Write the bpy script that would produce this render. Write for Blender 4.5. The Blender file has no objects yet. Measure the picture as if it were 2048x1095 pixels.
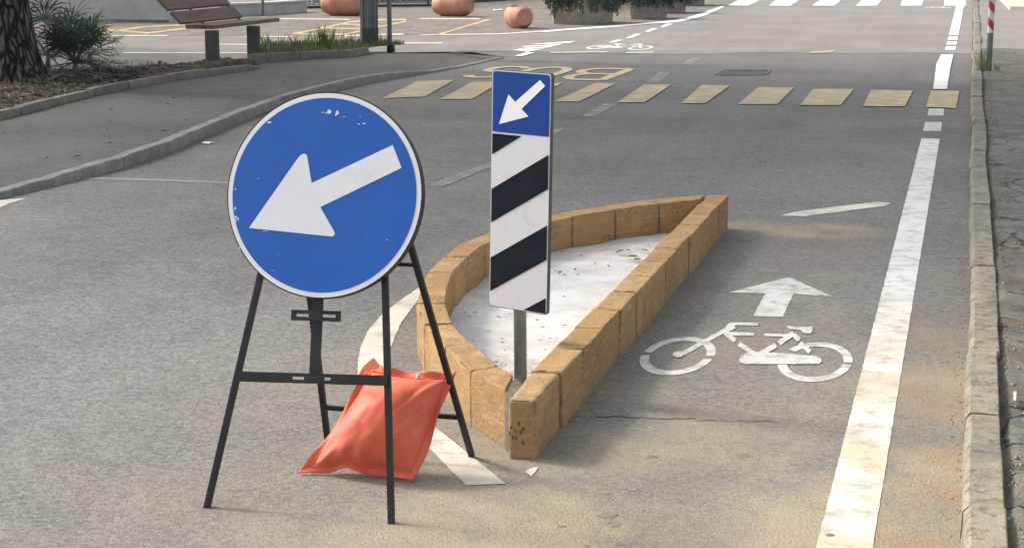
import bpy, bmesh, math, random
from mathutils import Vector, Matrix, noise as mnoise
random.seed(7)
PI = math.pi
C = bpy.context.scene.collection
scene = bpy.context.scene

# ------------------------------------------------------------------ survey: camera height 1.7 m, road along +Y
F, CX, CY, H = 3500.0, 1024.0, 547.5, 1.7
PITCH = math.atan(667/3500); YAW = math.atan(924/math.hypot(3500, 667))
def ray(px, py):
    x = (px-CX)/F; y = -(py-CY)/F
    fy = math.cos(PITCH)+y*math.sin(PITCH); uz = -math.sin(PITCH)+y*math.cos(PITCH)
    return Vector((x*math.cos(YAW)-fy*math.sin(YAW), x*math.sin(YAW)+fy*math.cos(YAW), uz))
def G(px, py, z=0.0):
    r = ray(px, py); t = (z-H)/r.z
    return Vector((r.x*t, r.y*t, z))
def on_plane(px, py, p0, n):
    r = ray(px, py); o = Vector((0, 0, H))
    return o + r*((Vector(p0)-o).dot(n)/r.dot(n))

# ------------------------------------------------------------------ object helpers
def tag(o, label=None, cat=None, group=None, kind=None):
    if label: o['label'] = label
    if cat: o['category'] = cat
    if group: o['group'] = group
    if kind: o['kind'] = kind
    return o
def empty(name, loc, label, cat, group=None, rz=0):
    o = bpy.data.objects.new(name, None); C.objects.link(o)
    o.location = loc; o.rotation_euler = (0, 0, rz); o.empty_display_size = .1
    return tag(o, label, cat, group)
def link(name, me, mat, parent=None, smooth=False):
    if isinstance(me, bmesh.types.BMesh):
        bm = me; me = bpy.data.meshes.new(name)
        bmesh.ops.recalc_face_normals(bm, faces=bm.faces)
        bm.to_mesh(me); bm.free()
    mats = mat if isinstance(mat, (list, tuple)) else [mat]
    for m in mats: me.materials.append(m)
    if smooth:
        for p in me.polygons: p.use_smooth = True
    if smooth and smooth is not True: me.set_sharp_from_angle(angle=math.radians(smooth))
    o = bpy.data.objects.new(name, me); C.objects.link(o)
    if parent:
        o.parent = parent
        o.matrix_parent_inverse = Matrix.Identity(4)
        o.location = (0, 0, 0)
        o['_w'] = 1
        inv = Matrix.Translation(parent_world(parent)) @ Matrix.Rotation(parent_rot(parent), 4, 'Z')
        me.transform(inv.inverted())
        del o['_w']
    return o
def root_of(p):
    while p.parent: p = p.parent
    return p
def parent_world(p): return Vector(root_of(p).location)
def parent_rot(p): return root_of(p).rotation_euler.z
def structure(name, me, mat, smooth=False):
    o = link(name, me, mat, None, smooth); o['kind'] = 'structure'; return o
def copy_tree(o, parent=None):
    c = o.copy(); C.objects.link(c)
    if parent: c.parent = parent
    for ch in list(o.children): copy_tree(ch, c)
    return c
def quad(bm, pts):
    vs = [bm.verts.new(p) for p in pts]
    return bm.faces.new(vs)
def flat_poly(bm, pts, z=None):
    f = quad(bm, [(p[0], p[1], p[2] if z is None else z) for p in pts])
    if len(pts) > 4: bmesh.ops.triangulate(bm, faces=[f])
def flat_px(bm, px, z):
    flat_poly(bm, [G(a, b, z) for a, b in px])
def prism(bm, pts, z0, z1):
    a = [bm.verts.new((p[0], p[1], z0)) for p in pts]; b = [bm.verts.new((p[0], p[1], z1)) for p in pts]
    n = len(pts)
    for i in range(n): bm.faces.new([a[i], a[(i+1) % n], b[(i+1) % n], b[i]])
    f = bm.faces.new(b); g = bm.faces.new(a[::-1])
    if n > 4: bmesh.ops.triangulate(bm, faces=[f, g])
def box_on(bm, c, ax, ay, az, bevel=0):
    """box centred c with half axes ax, ay, az"""
    c, ax, ay, az = map(Vector, (c, ax, ay, az))
    vs = [bm.verts.new(c+ax*i+ay*j+az*k) for i in (-1, 1) for j in (-1, 1) for k in (-1, 1)]
    fs = [bm.faces.new([vs[i] for i in q]) for q in ((0,1,3,2),(4,6,7,5),(0,4,5,1),(2,3,7,6),(0,2,6,4),(1,5,7,3))]
    if bevel:
        es = list({e for f in fs for e in f.edges})
        bmesh.ops.bevel(bm, geom=es, offset=bevel, segments=2, affect='EDGES', profile=.6)
def bar(bm, p0, p1, w, h, up=(0, -1, 0), bevel=0):
    """rectangular bar from p0 to p1; h measured along up"""
    p0, p1 = Vector(p0), Vector(p1); d = (p1-p0); u = Vector(up)
    dn = d.normalized(); u = (u-dn*u.dot(dn)).normalized(); s = dn.cross(u)
    box_on(bm, (p0+p1)/2, d/2, s*w/2, u*h/2, bevel)
def tube(bm, pts, radii, n=12, cap=True, jitter=0):
    pts = [Vector(p) for p in pts]
    if not isinstance(radii, (list, tuple)): radii = [radii]*len(pts)
    rings = []
    for i, p in enumerate(pts):
        d = (pts[min(i+1, len(pts)-1)]-pts[max(i-1, 0)]).normalized()
        a = d.orthogonal() if abs(d.z) < .9 else Vector((1, 0, 0))
        a = (a-d*a.dot(d)).normalized(); b = d.cross(a)
        r = radii[i]
        rings.append([bm.verts.new(p+(a*math.cos(2*PI*k/n)+b*math.sin(2*PI*k/n))*r*(1+jitter*random.uniform(-1, 1))) for k in range(n)])
    for i in range(len(rings)-1):
        for k in range(n):
            bm.faces.new([rings[i][k], rings[i][(k+1) % n], rings[i+1][(k+1) % n], rings[i+1][k]])
    if cap:
        bm.faces.new(rings[0][::-1]); bm.faces.new(rings[-1])

# ------------------------------------------------------------------ node helper
class S:
    def __init__(s, name):
        s.m = bpy.data.materials.new(name); s.m.use_nodes = True
        s.t = s.m.node_tree; s.t.nodes.clear()
        s.out = s.t.nodes.new('ShaderNodeOutputMaterial'); s.b = s.t.nodes.new('ShaderNodeBsdfPrincipled')
        s.t.links.new(s.b.outputs[0], s.out.inputs[0])
        g = s.t.nodes.new('ShaderNodeNewGeometry'); s.pos = g.outputs['Position']; s.isl = g.outputs['Random Per Island']
        sp = s.t.nodes.new('ShaderNodeSeparateXYZ'); s.t.links.new(s.pos, sp.inputs[0]); s.x, s.y, s.z = sp.outputs
        s.obj = s.t.nodes.new('ShaderNodeTexCoord').outputs['Object']
    def put(s, sock, v):
        if hasattr(v, 'is_linked') or isinstance(v, bpy.types.NodeSocket): s.t.links.new(v, sock)
        elif isinstance(v, (tuple, list)) and len(v) == 3 and sock.type == 'RGBA': sock.default_value = (*v, 1)
        else: sock.default_value = v
    def math(s, op, a, b=0.0, c=None, clamp=False):
        n = s.t.nodes.new('ShaderNodeMath'); n.operation = op; n.use_clamp = clamp
        s.put(n.inputs[0], a); s.put(n.inputs[1], b)
        if c is not None: s.put(n.inputs[2], c)
        return n.outputs[0]
    def mul(s, a, b): return s.math('MULTIPLY', a, b)
    def add(s, a, b): return s.math('ADD', a, b)
    def step(s, v, a, b):      # smooth 0..1 as v goes a -> b
        n = s.t.nodes.new('ShaderNodeMapRange'); n.interpolation_type = 'SMOOTHSTEP'
        s.put(n.inputs[0], v)
        if a < b: n.inputs[1].default_value, n.inputs[2].default_value, n.inputs[3].default_value, n.inputs[4].default_value = a, b, 0, 1
        else: n.inputs[1].default_value, n.inputs[2].default_value, n.inputs[3].default_value, n.inputs[4].default_value = b, a, 1, 0
        return n.outputs[0]
    def scaled(s, sc, vec=None):
        n = s.t.nodes.new('ShaderNodeMapping'); s.put(n.inputs[0], vec or s.pos); n.inputs['Scale'].default_value = sc
        return n.outputs[0]
    def noise(s, scale, detail=3, vec=None, rough=.55, dist=0):
        n = s.t.nodes.new('ShaderNodeTexNoise'); s.put(n.inputs['Vector'], vec or s.pos)
        n.inputs['Scale'].default_value = scale; n.inputs['Detail'].default_value = detail
        n.inputs['Roughness'].default_value = rough; n.inputs['Distortion'].default_value = dist
        return n.outputs['Fac']
    def voro(s, scale, vec=None, feature='F1', out='Distance'):
        n = s.t.nodes.new('ShaderNodeTexVoronoi'); n.feature = feature; s.put(n.inputs['Vector'], vec or s.pos)
        n.inputs['Scale'].default_value = scale
        return n.outputs[out]
    def mix(s, f, a, b, blend='MIX'):
        n = s.t.nodes.new('ShaderNodeMix'); n.data_type = 'RGBA'; n.blend_type = blend
        s.put(n.inputs[0], f); s.put(n.inputs[6], a); s.put(n.inputs[7], b)
        return n.outputs[2]
    def scale_col(s, col, f):  # multiply a colour by a float socket
        n = s.t.nodes.new('ShaderNodeVectorMath'); n.operation = 'SCALE'
        s.put(n.inputs[0], col); s.put(n.inputs[3], f); return n.outputs[0]
    def bump(s, h, strength=.5, dist=.01):
        n = s.t.nodes.new('ShaderNodeBump'); n.inputs['Strength'].default_value = strength; n.inputs['Distance'].default_value = dist
        s.put(n.inputs['Height'], h); s.t.links.new(n.outputs[0], s.b.inputs['Normal'])
    def done(s, col, rough=.8, metal=0, spec=.3):
        s.put(s.b.inputs['Base Color'], col); s.put(s.b.inputs['Roughness'], rough)
        s.b.inputs['Metallic'].default_value = metal; s.b.inputs['Specular IOR Level'].default_value = spec
        return s.m

def simple(name, c0, c1, scale=8, rough=.7, metal=0, grain=120, bump=.2, spec=.3, coord='pos', detail=4):
    s = S(name); v = s.obj if coord == 'obj' else s.pos
    a = s.step(s.noise(scale, detail, v), .32, .68)
    col = s.mix(a, c0, c1)
    g = s.noise(grain, 2, v)
    col = s.scale_col(col, s.math('MULTIPLY_ADD', g, .5, .75))
    if bump: s.bump(g, bump, .004)
    return s.done(col, rough, metal, spec)

def asphalt(name, dark, light, sand, kind='road', grain=1.0):
    s = S(name)
    big = s.noise(.55, 4); mid = s.noise(4.5, 5); fine = s.noise(95, 3); vfine = s.noise(240, 2); stone = s.voro(120)
    col = s.mix(s.step(s.add(s.mul(big, .6), s.mul(mid, .4)), .38, .62), dark, light)
    # aggregate: each stone its own brightness
    sc = s.voro(62, out='Color'); sep = s.t.nodes.new('ShaderNodeSeparateColor'); s.put(sep.inputs[0], sc)
    f = s.add(s.mul(sep.outputs[0], .55*grain), s.add(s.mul(fine, 1.0*grain), 1-.775*grain))
    f = s.mul(f, s.math('MULTIPLY_ADD', vfine, .7*grain, 1-.35*grain))
    col = s.scale_col(col, f)
    if kind == 'road':
        smear = s.noise(1.7, 5, s.scaled((1, .8, 1)), .62)
        cover = s.step(s.add(smear, s.mul(s.noise(38, 3), .25)), .48, .80)
        d1 = s.mul(s.step(s.y, 6.9, 4.7), s.step(s.x, -2.3, -1.1))
        d2 = s.mul(s.step(s.y, 8.6, 5.9), s.step(s.x, -.36, -.1))
        ex = s.mul(s.add(s.x, 1.0), 1.2); ey = s.mul(s.add(s.y, -10.45), 2.6)
        d3 = s.step(s.add(s.mul(ex, ex), s.mul(ey, ey)), 1.0, .15)
        base = s.math('MAXIMUM', d1, s.math('MAXIMUM', d2, d3))
        near = s.mul(s.step(s.y, 11.5, 8.0), s.step(s.x, -3.5, -1.6))
        m = s.math('MULTIPLY', s.add(s.mul(base, .85), s.mul(near, .34)), s.math('MULTIPLY_ADD', cover, .75, .25), clamp=True)
        gr = s.math('MULTIPLY_ADD', s.noise(110, 3), 1.3, .35)
        col = s.mix(m, col, s.scale_col(sand, gr))
        red = s.mul(d2, s.mul(s.step(s.noise(3.2, 4), .42, .62), .75))
        col = s.mix(red, col, s.scale_col((.30, .215, .14), gr))
    elif kind == 'pave':
        litter = s.step(s.noise(2.4, 5, rough=.7), .52, .72)
        col = s.mix(s.mul(litter, .55), col, s.scale_col(sand, s.math('MULTIPLY_ADD', fine, 1.0, .5)))
    elif kind == 'rough':
        crack = s.voro(2.6, s.scaled((1, .8, 1), s.pos), 'DISTANCE_TO_EDGE')
        crk = s.mul(s.step(s.add(crack, s.mul(s.add(s.noise(14, 5), -.5), .16)), .03, .0), s.step(s.noise(1.3, 3), .50, .58))
        patch = s.step(s.noise(3.1, 5, rough=.68), .45, .6)
        col = s.mix(s.mul(patch, .8), col, s.scale_col(sand, s.math('MULTIPLY_ADD', fine, 1.2, .4)))
        brown = s.step(s.noise(1.8, 4, s.scaled((1, 1, 1)), .6), .56, .7)
        col = s.mix(s.mul(brown, .5), col, (.13, .085, .045))
        col = s.mix(s.mul(crk, .85), col, (.02, .018, .016))
    track = s.noise(1.0, 3, s.scaled((1.5, .07, 1)))
    col = s.scale_col(col, s.math('MULTIPLY_ADD', track, .36, .82))
    h = s.add(fine, s.add(s.mul(stone, .8), s.mul(mid, .4)))
    s.bump(h, .45*grain, .006)
    return s.done(col, .92, 0, .18)

def paint(name, col, under, wear=.35, dusty=False, scale=6):
    s = S(name)
    w = s.noise(scale, 6, rough=.68); g = s.noise(110, 3)
    lo = .62-.4*wear
    m = s.step(s.add(s.mul(w, .7), s.mul(g, .3)), lo+.01, lo+.13)
    c = s.scale_col(s.mix(s.step(s.noise(2.2, 4), .35, .7), col, tuple(x*.86 for x in col)), s.math('MULTIPLY_ADD', g, .36, .82))
    if dusty:
        d = s.mul(s.step(s.y, 9.5, 6.0), s.math('MULTIPLY_ADD', s.step(s.noise(2.8, 5, rough=.65), .38, .62), .7, .12))
        c = s.mix(d, c, s.scale_col((.56, .46, .30), s.math('MULTIPLY_ADD', g, .6, .7)))
        gap = s.mul(s.step(s.y, 6.72, 6.78), s.step(s.y, 7.0, 6.9))
        c = s.mix(s.mul(gap, .55), c, (.45, .35, .2))
    c = s.mix(s.mul(m, wear*1.6 if wear < .6 else .92), c, s.scale_col(under, s.math('MULTIPLY_ADD', g, .8, .6)))
    s.bump(g, .3, .003)
    return s.done(c, .75, 0, .25)

M = {}
M['road'] = asphalt('road_asphalt', (.150, .147, .143), (.186, .180, .172), (.32, .268, .188), 'road')
M['cross'] = asphalt('sunlit_pale_asphalt', (.200, .188, .178), (.245, .228, .215), (.3, .26, .2), 'none', .5)  # paleness partly stands for sunlight on the far ground
M['pave'] = asphalt('pavement_asphalt', (.098, .093, .090), (.125, .118, .113), (.15, .13, .108), 'pave', .8)
M['rough'] = asphalt('broken_asphalt', (.095, .090, .080), (.15, .142, .125), (.19, .175, .14), 'rough', .9)
M['land'] = asphalt('land_ground', (.15, .14, .12), (.2, .18, .16), (.2, .18, .15), 'none', .5)
M['white'] = paint('white_road_paint', (.61, .60, .565), (.17, .16, .145), .38, scale=11)
M['whitefar'] = paint('fresh_white_road_paint', (.80, .79, .75), (.3, .28, .26), .18)
M['edge'] = paint('dusty_white_road_paint', (.68, .67, .64), (.26, .23, .18), .36, True, 10)
M['faint'] = paint('faded_white_road_paint', (.36, .35, .31), (.16, .155, .145), .6)
M['arcp'] = paint('cream_road_paint', (.62, .58, .50), (.2, .18, .15), .36)
M['yellow'] = paint('faded_yellow_road_paint', (.58, .44, .215), (.33, .295, .22), .55, scale=4.2)
M['letter'] = paint('faded_yellow_lettering_paint', (.56, .46, .27), (.2, .18, .15), .36)
M['yellowfar'] = paint('yellow_bay_paint', (.62, .46, .17), (.3, .26, .2), .5, scale=2)
M['tar'] = simple('tar_seam', (.055, .05, .047), (.085, .08, .074), 5, .9)
M['stain'] = simple('dark_ground_stain', (.17, .145, .11), (.25, .21, .155), 30, .9)
M['seam'] = simple('pale_seam', (.25, .21, .165), (.31, .265, .21), 3, .9, bump=0)

def plaza_mat():
    s = S('small_stone_setts')
    v = s.voro(6.5, out='Color'); sep = s.t.nodes.new('ShaderNodeSeparateColor'); s.put(sep.inputs[0], v)
    e = s.voro(6.5, feature='DISTANCE_TO_EDGE')
    col = s.mix(sep.outputs[0], (.135, .118, .104), (.23, .205, .18))
    col = s.mix(s.step(e, .06, .0), col, (.11, .095, .08))
    col = s.scale_col(col, s.math('MULTIPLY_ADD', s.noise(1.1, 4), .8, .62))
    s.bump(e, .4, .02)
    return s.done(col, .85, 0, .25)
M['plaza'] = plaza_mat()

def kerb_mat(name, c0, c1, stain, dusty=0.0):
    s = S(name)
    a = s.noise(5, 6, rough=.65); g = s.noise(130, 3); b = s.noise(22, 5, rough=.7)
    col = s.mix(s.step(a, .36, .64), c0, c1)
    col = s.scale_col(col, s.math('MULTIPLY_ADD', s.isl, .22, .89))
    if dusty:
        d = s.mul(s.step(s.y, 11.5, 7.5), dusty)
        col = s.mix(s.mul(d, s.step(s.noise(3.4, 5, rough=.6), .36, .6)), col, (.46, .38, .25))
    col = s.mix(s.mul(s.step(b, .48, .64), .75), col, stain)
    col = s.scale_col(col, s.math('MULTIPLY_ADD', g, .7, .65))
    s.bump(s.add(g, s.mul(b, 1.2)), .5, .006)
    return s.done(col, .9, 0, .2)
M['kerbR'] = kerb_mat('weathered_kerb_stone', (.175, .163, .135), (.26, .242, .20), (.10, .094, .076), .35)
M['kerbL'] = kerb_mat('grey_kerb_stone', (.21, .204, .193), (.275, .265, .25), (.15, .145, .137))
M['kerbBed'] = kerb_mat('bed_kerb_stone', (.165, .158, .142), (.22, .21, .188), (.12, .113, .098))
M['concrete'] = kerb_mat('stained_planter_concrete', (.30, .265, .22), (.40, .36, .30), (.16, .145, .115))
M['step'] = simple('cream_concrete', (.52, .47, .36), (.6, .55, .43), 3, .85)

def tuff_mat():
    s = S('yellow_tuff_block')
    col = s.mix(s.isl, (.335, .202, .092), (.425, .276, .138))
    a = s.noise(9, 6, rough=.65)
    col = s.mix(s.step(a, .4, .66), col, (.33, .215, .11))
    band = s.noise(7, 4, s.scaled((1, 1, 9)), .6)
    col = s.mix(s.mul(s.step(band, .5, .66), .35), col, (.52, .40, .25))
    pit = s.voro(57, s.scaled((1, 1.13, .71)))
    pk = s.mul(s.step(pit, .30, .10), s.step(s.noise(6, 3), .52, .64))
    col = s.mix(s.mul(pk, .6), col, (.13, .075, .03))
    g = s.noise(160, 3)
    col = s.scale_col(col, s.math('MULTIPLY_ADD', g, .5, .75))
    col = s.mix(s.mul(s.step(s.noise(4.5, 5, rough=.7), .52, .72), .38), col, (.22, .16, .095))
    dirt = s.mul(s.step(s.z, .09, .0), s.step(s.noise(8, 4), .30, .55))
    col = s.mix(s.mul(dirt, .5), col, (.25, .2, .13))
    h = s.add(s.mul(g, .5), s.add(s.mul(s.noise(35, 4), 1.0), s.mul(pk, -2.0)))
    s.bump(h, .9, .008)
    return s.done(col, .95, 0, .12)
M['tuff'] = tuff_mat()
M['mortar'] = simple('grey_mortar', (.105, .096, .070), (.18, .162, .12), 22, .95, bump=.8)
def cement_mat():
    s = S('white_cement_screed')
    col = s.mix(s.step(s.noise(3.2, 6, rough=.65), .36, .66), (.66, .65, .63), (.50, .49, .475))
    sp = s.voro(26); k = s.mul(s.step(sp, .13, .05), s.step(s.noise(4, 3), .50, .64))
    col = s.mix(s.mul(k, .8), col, (.12, .095, .07))
    edge = s.mul(s.step(s.y, 7.1, 6.2), s.step(s.noise(12, 5, rough=.7), .40, .62))
    col = s.mix(s.mul(edge, .75), col, (.24, .2, .155))
    g = s.noise(70, 4); col = s.scale_col(col, s.math('MULTIPLY_ADD', g, .3, .85))
    s.bump(s.add(g, s.noise(14, 4)), .5, .008)
    return s.done(col, .9, 0, .2)
M['cement'] = cement_mat()

def sign_blue(name, c, scuff=True):
    s = S(name)
    col = s.mix(s.step(s.noise(2.5, 3), .3, .7), c, tuple(x*.93 for x in c))
    if scuff:
        v = s.noise(16, 4, s.scaled((1, 1, .5)), .7)
        col = s.mix(s.mul(s.step(v, .62, .74), .22), col, (.03, .07, .22))
    return s.done(col, s.math('MULTIPLY_ADD', s.noise(12, 3), .2, .34), 0, .25)
M['blue'] = sign_blue('blue_reflective_film', (.031, .135, .51))
M['blue2'] = sign_blue('deep_blue_reflective_film', (.009, .054, .29), False)
def film(name, c, smudge):
    s = S(name)
    col = s.mix(s.mul(s.step(s.noise(14, 5, rough=.65), .52, .75), smudge), c, (.42, .42, .43))
    col = s.scale_col(col, s.math('MULTIPLY_ADD', s.noise(300, 2), .12, .94))
    return s.done(col, .42, 0, .4)
M['wfilm'] = film('white_reflective_film', (.86, .86, .90), .22)
M['wfilm2'] = film('worn_white_reflective_film', (.68, .67, .70), .35)
M['black'] = simple('black_film', (.010, .014, .022), (.016, .02, .029), 8, .6, bump=0, spec=.08)
M['scuff'] = simple('scraped_film', (.55, .68, .82), (.8, .86, .9), 60, .6, bump=0)
M['blackmetal'] = simple('black_painted_steel', (.013, .013, .015), (.024, .023, .026), 14, .52, 0, 200, .1, .4)
M['galv'] = simple('galvanised_steel', (.21, .235, .23), (.29, .315, .30), 9, .6, 0, 90, .1, .3)
M['panelback'] = simple('aluminium_panel', (.09, .09, .095), (.15, .15, .155), 8, .5, .3, 90, .05)
M['reflred'] = film('red_reflective_film', (.40, .045, .045), .1)
M['lamppaint'] = simple('grey_green_paint', (.125, .15, .138), (.16, .185, .17), 5, .55, 0, 80, .1)
M['lampdark'] = simple('dark_grey_green_paint', (.045, .055, .055), (.06, .07, .07), 5, .55, 0, 80, .1)
M['terra'] = simple('terracotta_concrete', (.42, .20, .135), (.52, .265, .18), 3, .6, 0, 60, .15, .35, 'obj')
M['terradark'] = simple('drain_hole', (.55, .42, .36), (.6, .48, .4), 5, .8)
M['wallwhite'] = simple('pale_blue_grey_render', (.36, .40, .405), (.47, .51, .51), 1.6, .85, 0, 40, .2, .25, 'pos', 6)
M['coping'] = simple('pale_painted_rail', (.50, .53, .53), (.58, .61, .6), 3, .7)
M['wood'] = None
def wood_mat():
    s = S('weathered_brown_plank')
    gr = s.noise(16, 5, s.scaled((1, .12, 1)), .6)
    col = s.mix(s.step(gr, .35, .65), (.125, .088, .068), (.185, .135, .105))
    col = s.scale_col(col, s.math('MULTIPLY_ADD', s.isl, .2, .9))
    s.bump(gr, .25, .004)
    return s.done(col, .75, 0, .3)
M['wood'] = wood_mat()
M['woodtop'] = simple('sun_bleached_plank', (.15, .115, .085), (.21, .165, .12), 6, .7)
M['benchleg'] = simple('dark_grey_cast_leg', (.085, .083, .082), (.11, .108, .105), 6, .8)
def bark_mat():
    s = S('fissured_pine_bark')
    n = s.t.nodes.new('ShaderNodeTexNoise'); n.inputs['Scale'].default_value = 3.5; n.inputs['Detail'].default_value = 4; s.put(n.inputs['Vector'], s.pos)
    va = s.t.nodes.new('ShaderNodeVectorMath'); va.operation = 'MULTIPLY_ADD'; va.inputs[1].default_value = (.16, .16, .5)
    s.put(va.inputs[0], n.outputs['Color']); s.put(va.inputs[2], s.pos)
    v = s.voro(15, s.scaled((1, 1, .20), va.outputs[0]), 'DISTANCE_TO_EDGE')
    w = s.noise(22, 5, s.scaled((1, 1, .25)), .65)
    col = s.mix(s.step(w, .34, .66), (.095, .082, .074), (.185, .165, .15))
    col = s.mix(s.step(v, .16, .01), col, (.022, .019, .017))
    s.bump(s.add(s.mul(s.step(v, .0, .25), 1.2), s.mul(w, .5)), 1.0, .05)
    return s.done(col, .95, 0, .1)
M['bark'] = bark_mat()
M['root'] = simple('grey_root_bark', (.085, .074, .062), (.165, .148, .125), 7, .95, 0, 45, .8)
def leaf_mat(name, c0, c1, trans=.25):
    s = S(name)
    col = s.mix(s.isl, c0, c1)
    s.b.inputs['Subsurface Weight'].default_value = 0
    m = s.done(col, .5, 0, .35)
    return m
M['pine'] = leaf_mat('pine_needles', (.035, .06, .02), (.06, .09, .035))
M['palm'] = leaf_mat('palm_leaf', (.05, .085, .05), (.105, .15, .09))
M['palmtop'] = leaf_mat('yellowish_palm_leaf', (.09, .14, .05), (.15, .19, .08))
M['ivy'] = leaf_mat('ivy_leaf', (.035, .06, .045), (.075, .11, .08))
M['grass'] = leaf_mat('grass_blade', (.10, .145, .055), (.20, .235, .11))
M['dry'] = leaf_mat('dry_leaf', (.075, .05, .035), (.19, .14, .10))
M['grit'] = leaf_mat('grit', (.06, .05, .04), (.22, .20, .165))
M['soil'] = simple('leaf_strewn_soil', (.045, .038, .028), (.095, .08, .058), 7, .95, 0, 50, .9, .1)
M['paper'] = simple('white_paper', (.78, .78, .78), (.86, .86, .86), 20, .7, bump=0)
M['iron'] = simple('rusty_cast_iron', (.105, .10, .094), (.145, .138, .13), 9, .8)
M['mesh'] = simple('grey_fence_wire', (.22, .24, .24), (.30, .32, .31), 5, .6)
M['fencebase'] = simple('dark_fence_rail', (.05, .055, .055), (.075, .08, .08), 3, .7)
def bag_mat():
    s = S('orange_vinyl')
    w = s.noise(7, 5, s.obj, .6)
    col = s.mix(s.step(w, .35, .68), (.62, .108, .056), (.68, .160, .086))
    d = s.step(s.noise(11, 5, s.obj, .7), .56, .72)
    col = s.mix(s.mul(d, .35), col, (.62, .30, .20))
    s.bump(s.add(s.noise(11, 4, s.scaled((1, 1, 1), s.obj), .6), s.mul(s.noise(60, 2, s.obj), .12)), .22, .012)
    return s.done(col, s.math('MULTIPLY_ADD', w, .25, .42), 0, .35)
M['vinyl'] = bag_mat()

# ------------------------------------------------------------------ GROUND
bm = bmesh.new()
quad(bm, [(-400, -60, -.02), (400, -60, -.02), (400, 700, -.02), (-400, 700, -.02)])
structure('ground', bm, M['land'])
bm = bmesh.new()
flat_poly(bm, [(-9, -3), (.06, -3), (.06, 60), (-9, 60)], 0.0)
structure('road', bm, M['road'])
# crossing street; its sunlit tone is partly put into a paler asphalt, edge wandering
bm = bmesh.new()
near = [(-45, 16.0), (-11.2, 19.5), (-9.6, 24.0)] + [tuple(G(x, y)[:2]) for x, y in [(640, 107), (860, 109.5), (1000, 103), (1090, 104.5), (1180, 106), (1260, 108), (1340, 110), (1430, 108.5), (1500, 105), (1570, 105.5), (1640, 107), (1720, 108), (1800, 107), (1850, 106)]] + [(.05, 27.6)]
far = [(.05, 62), (-45, 62)]
flat_poly(bm, near+far, .004)
structure('cross_street', bm, M['cross'])
# stone-sett plaza with the bus bays
bm = bmesh.new()
pb = [(-60, 29.3)]+[tuple(G(x, y)[:2]) for x, y in [(0, 72), (300, 73), (560, 72), (840, 70.5), (1000, 67), (1085, 61), (1135, 57.5), (1210, 52.3), (1270, 48), (1310, 44), (1345, 41), (1372, 35.5), (1407, 25.5), (1442, 12.5)]]
pb += [(-6.6, 75), (-60, 75)]
flat_poly(bm, pb, .008)
structure('plaza', bm, M['plaza'])

# pavement on the left, edged by kerbs
ZP = .088
k_top = [(-260, 430), (0, 373), (150, 336), (300, 301), (385, 264), (480, 226), (560, 196), (640, 174), (720, 155), (800, 142), (890, 129), (950, 117), (1015, 103)]
kt = [G(x, y, ZP) for x, y in k_top]
def resample(pts, step):
    out = [pts[0].copy()]; acc = 0
    for a, b in zip(pts, pts[1:]):
        L = (b-a).length; t = step-acc
        while t <= L:
            out.append(a.lerp(b, t/L)); t += step
        acc = L-(t-step)
    return out
def smooth(pts, n=2):
    for _ in range(n):
        q = [pts[0]]
        for a, b in zip(pts, pts[1:]): q += [a.lerp(b, .25), a.lerp(b, .75)]
        pts = q+[pts[-1]]
    return pts
ktS = smooth(kt, 2)
bm = bmesh.new()
inner = [G(x, y, ZP) for x, y in [(1020, 101.5), (860, 106.5), (700, 106), (560, 108), (430, 122), (260, 132), (-400, 170)]]
zlow = lambda y: .030+(.080-.030)*(lambda t: t*t*(3-2*t))(max(0, min(1, (y-9.5)/3.2)))-.072*max(0, min(1, (y-20.6)/1.6))
edge = [Vector((p.x-.06, p.y+.03, zlow(p.y))) for p in ktS]
ramp = [Vector((p.x-.75, p.y+.10, ZP-.004)) for p in ktS]
for a, b, c, d in zip(edge, edge[1:], ramp[1:], ramp): quad(bm, [a, b, c, d])
flat_poly(bm, [(p.x, p.y, ZP-.004) for p in ramp]+[(p.x, p.y, ZP-.004) for p in inner])
structure('pavement', bm, M['pave'])
def kerb_run(bm, pts, w, ztop, zbot=-.01, side=1, gap=.006, bev=.014, wob=.006, drop=None, seg=1.0):
    """kerb stones along pts (front edge line); side=+1 puts the body to the left of travel"""
    p = resample(pts, seg)
    for i, (a, b) in enumerate(zip(p, p[1:])):
        d = (b-a); d.z = 0; L = d.length; d.normalize(); n = Vector((-d.y, d.x, 0))*side
        a2 = a+d*gap; b2 = b-d*gap
        o = n*random.uniform(-wob, wob)
        hz = random.uniform(-wob, wob)
        za = ztop(a) + hz if callable(ztop) else ztop+hz
        zb = ztop(b) + hz if callable(ztop) else ztop+hz
        vs = []
        K = 6
        prof = [(0.0, zbot, 0), (.001, .35, 1), (.004, .78, 1), (bev*.8, .97, 1), (bev, 1.0, 1), (w*.5, 1.003, 1), (w-.004, 1.0, 1), (w, .97, 1), (w, zbot, 0)]
        rings = []
        for k in range(K+1):
            t = k/K; q = a2.lerp(b2, t)+o; zt = za+(zb-za)*t
            e = .006 if k in (0, K) else 0
            ring = []
            for (x, h, m) in prof:
                z = h if not m else zt*h-(e if h > .9 else 0)
                v = q+n*x; v.z = z
                nv = mnoise.noise(v*9)*.004+mnoise.noise(v*31)*.0022
                v += n*nv + Vector((0, 0, nv*.6 if m else 0))
                ring.append(bm.verts.new(v))
            rings.append(ring)
        for r0, r1 in zip(rings, rings[1:]):
            for j in range(len(prof)-1): bm.faces.new([r0[j], r0[j+1], r1[j+1], r1[j]])
        bm.faces.new(rings[0]); bm.faces.new(rings[-1][::-1])
bm = bmesh.new()
def zl(p):
    t = max(0, min(1, (p.y-9.5)/3.2)); return .034+(.094-.034)*t*t*(3-2*t)-.075*max(0, min(1, (p.y-20.6)/1.6))
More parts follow.
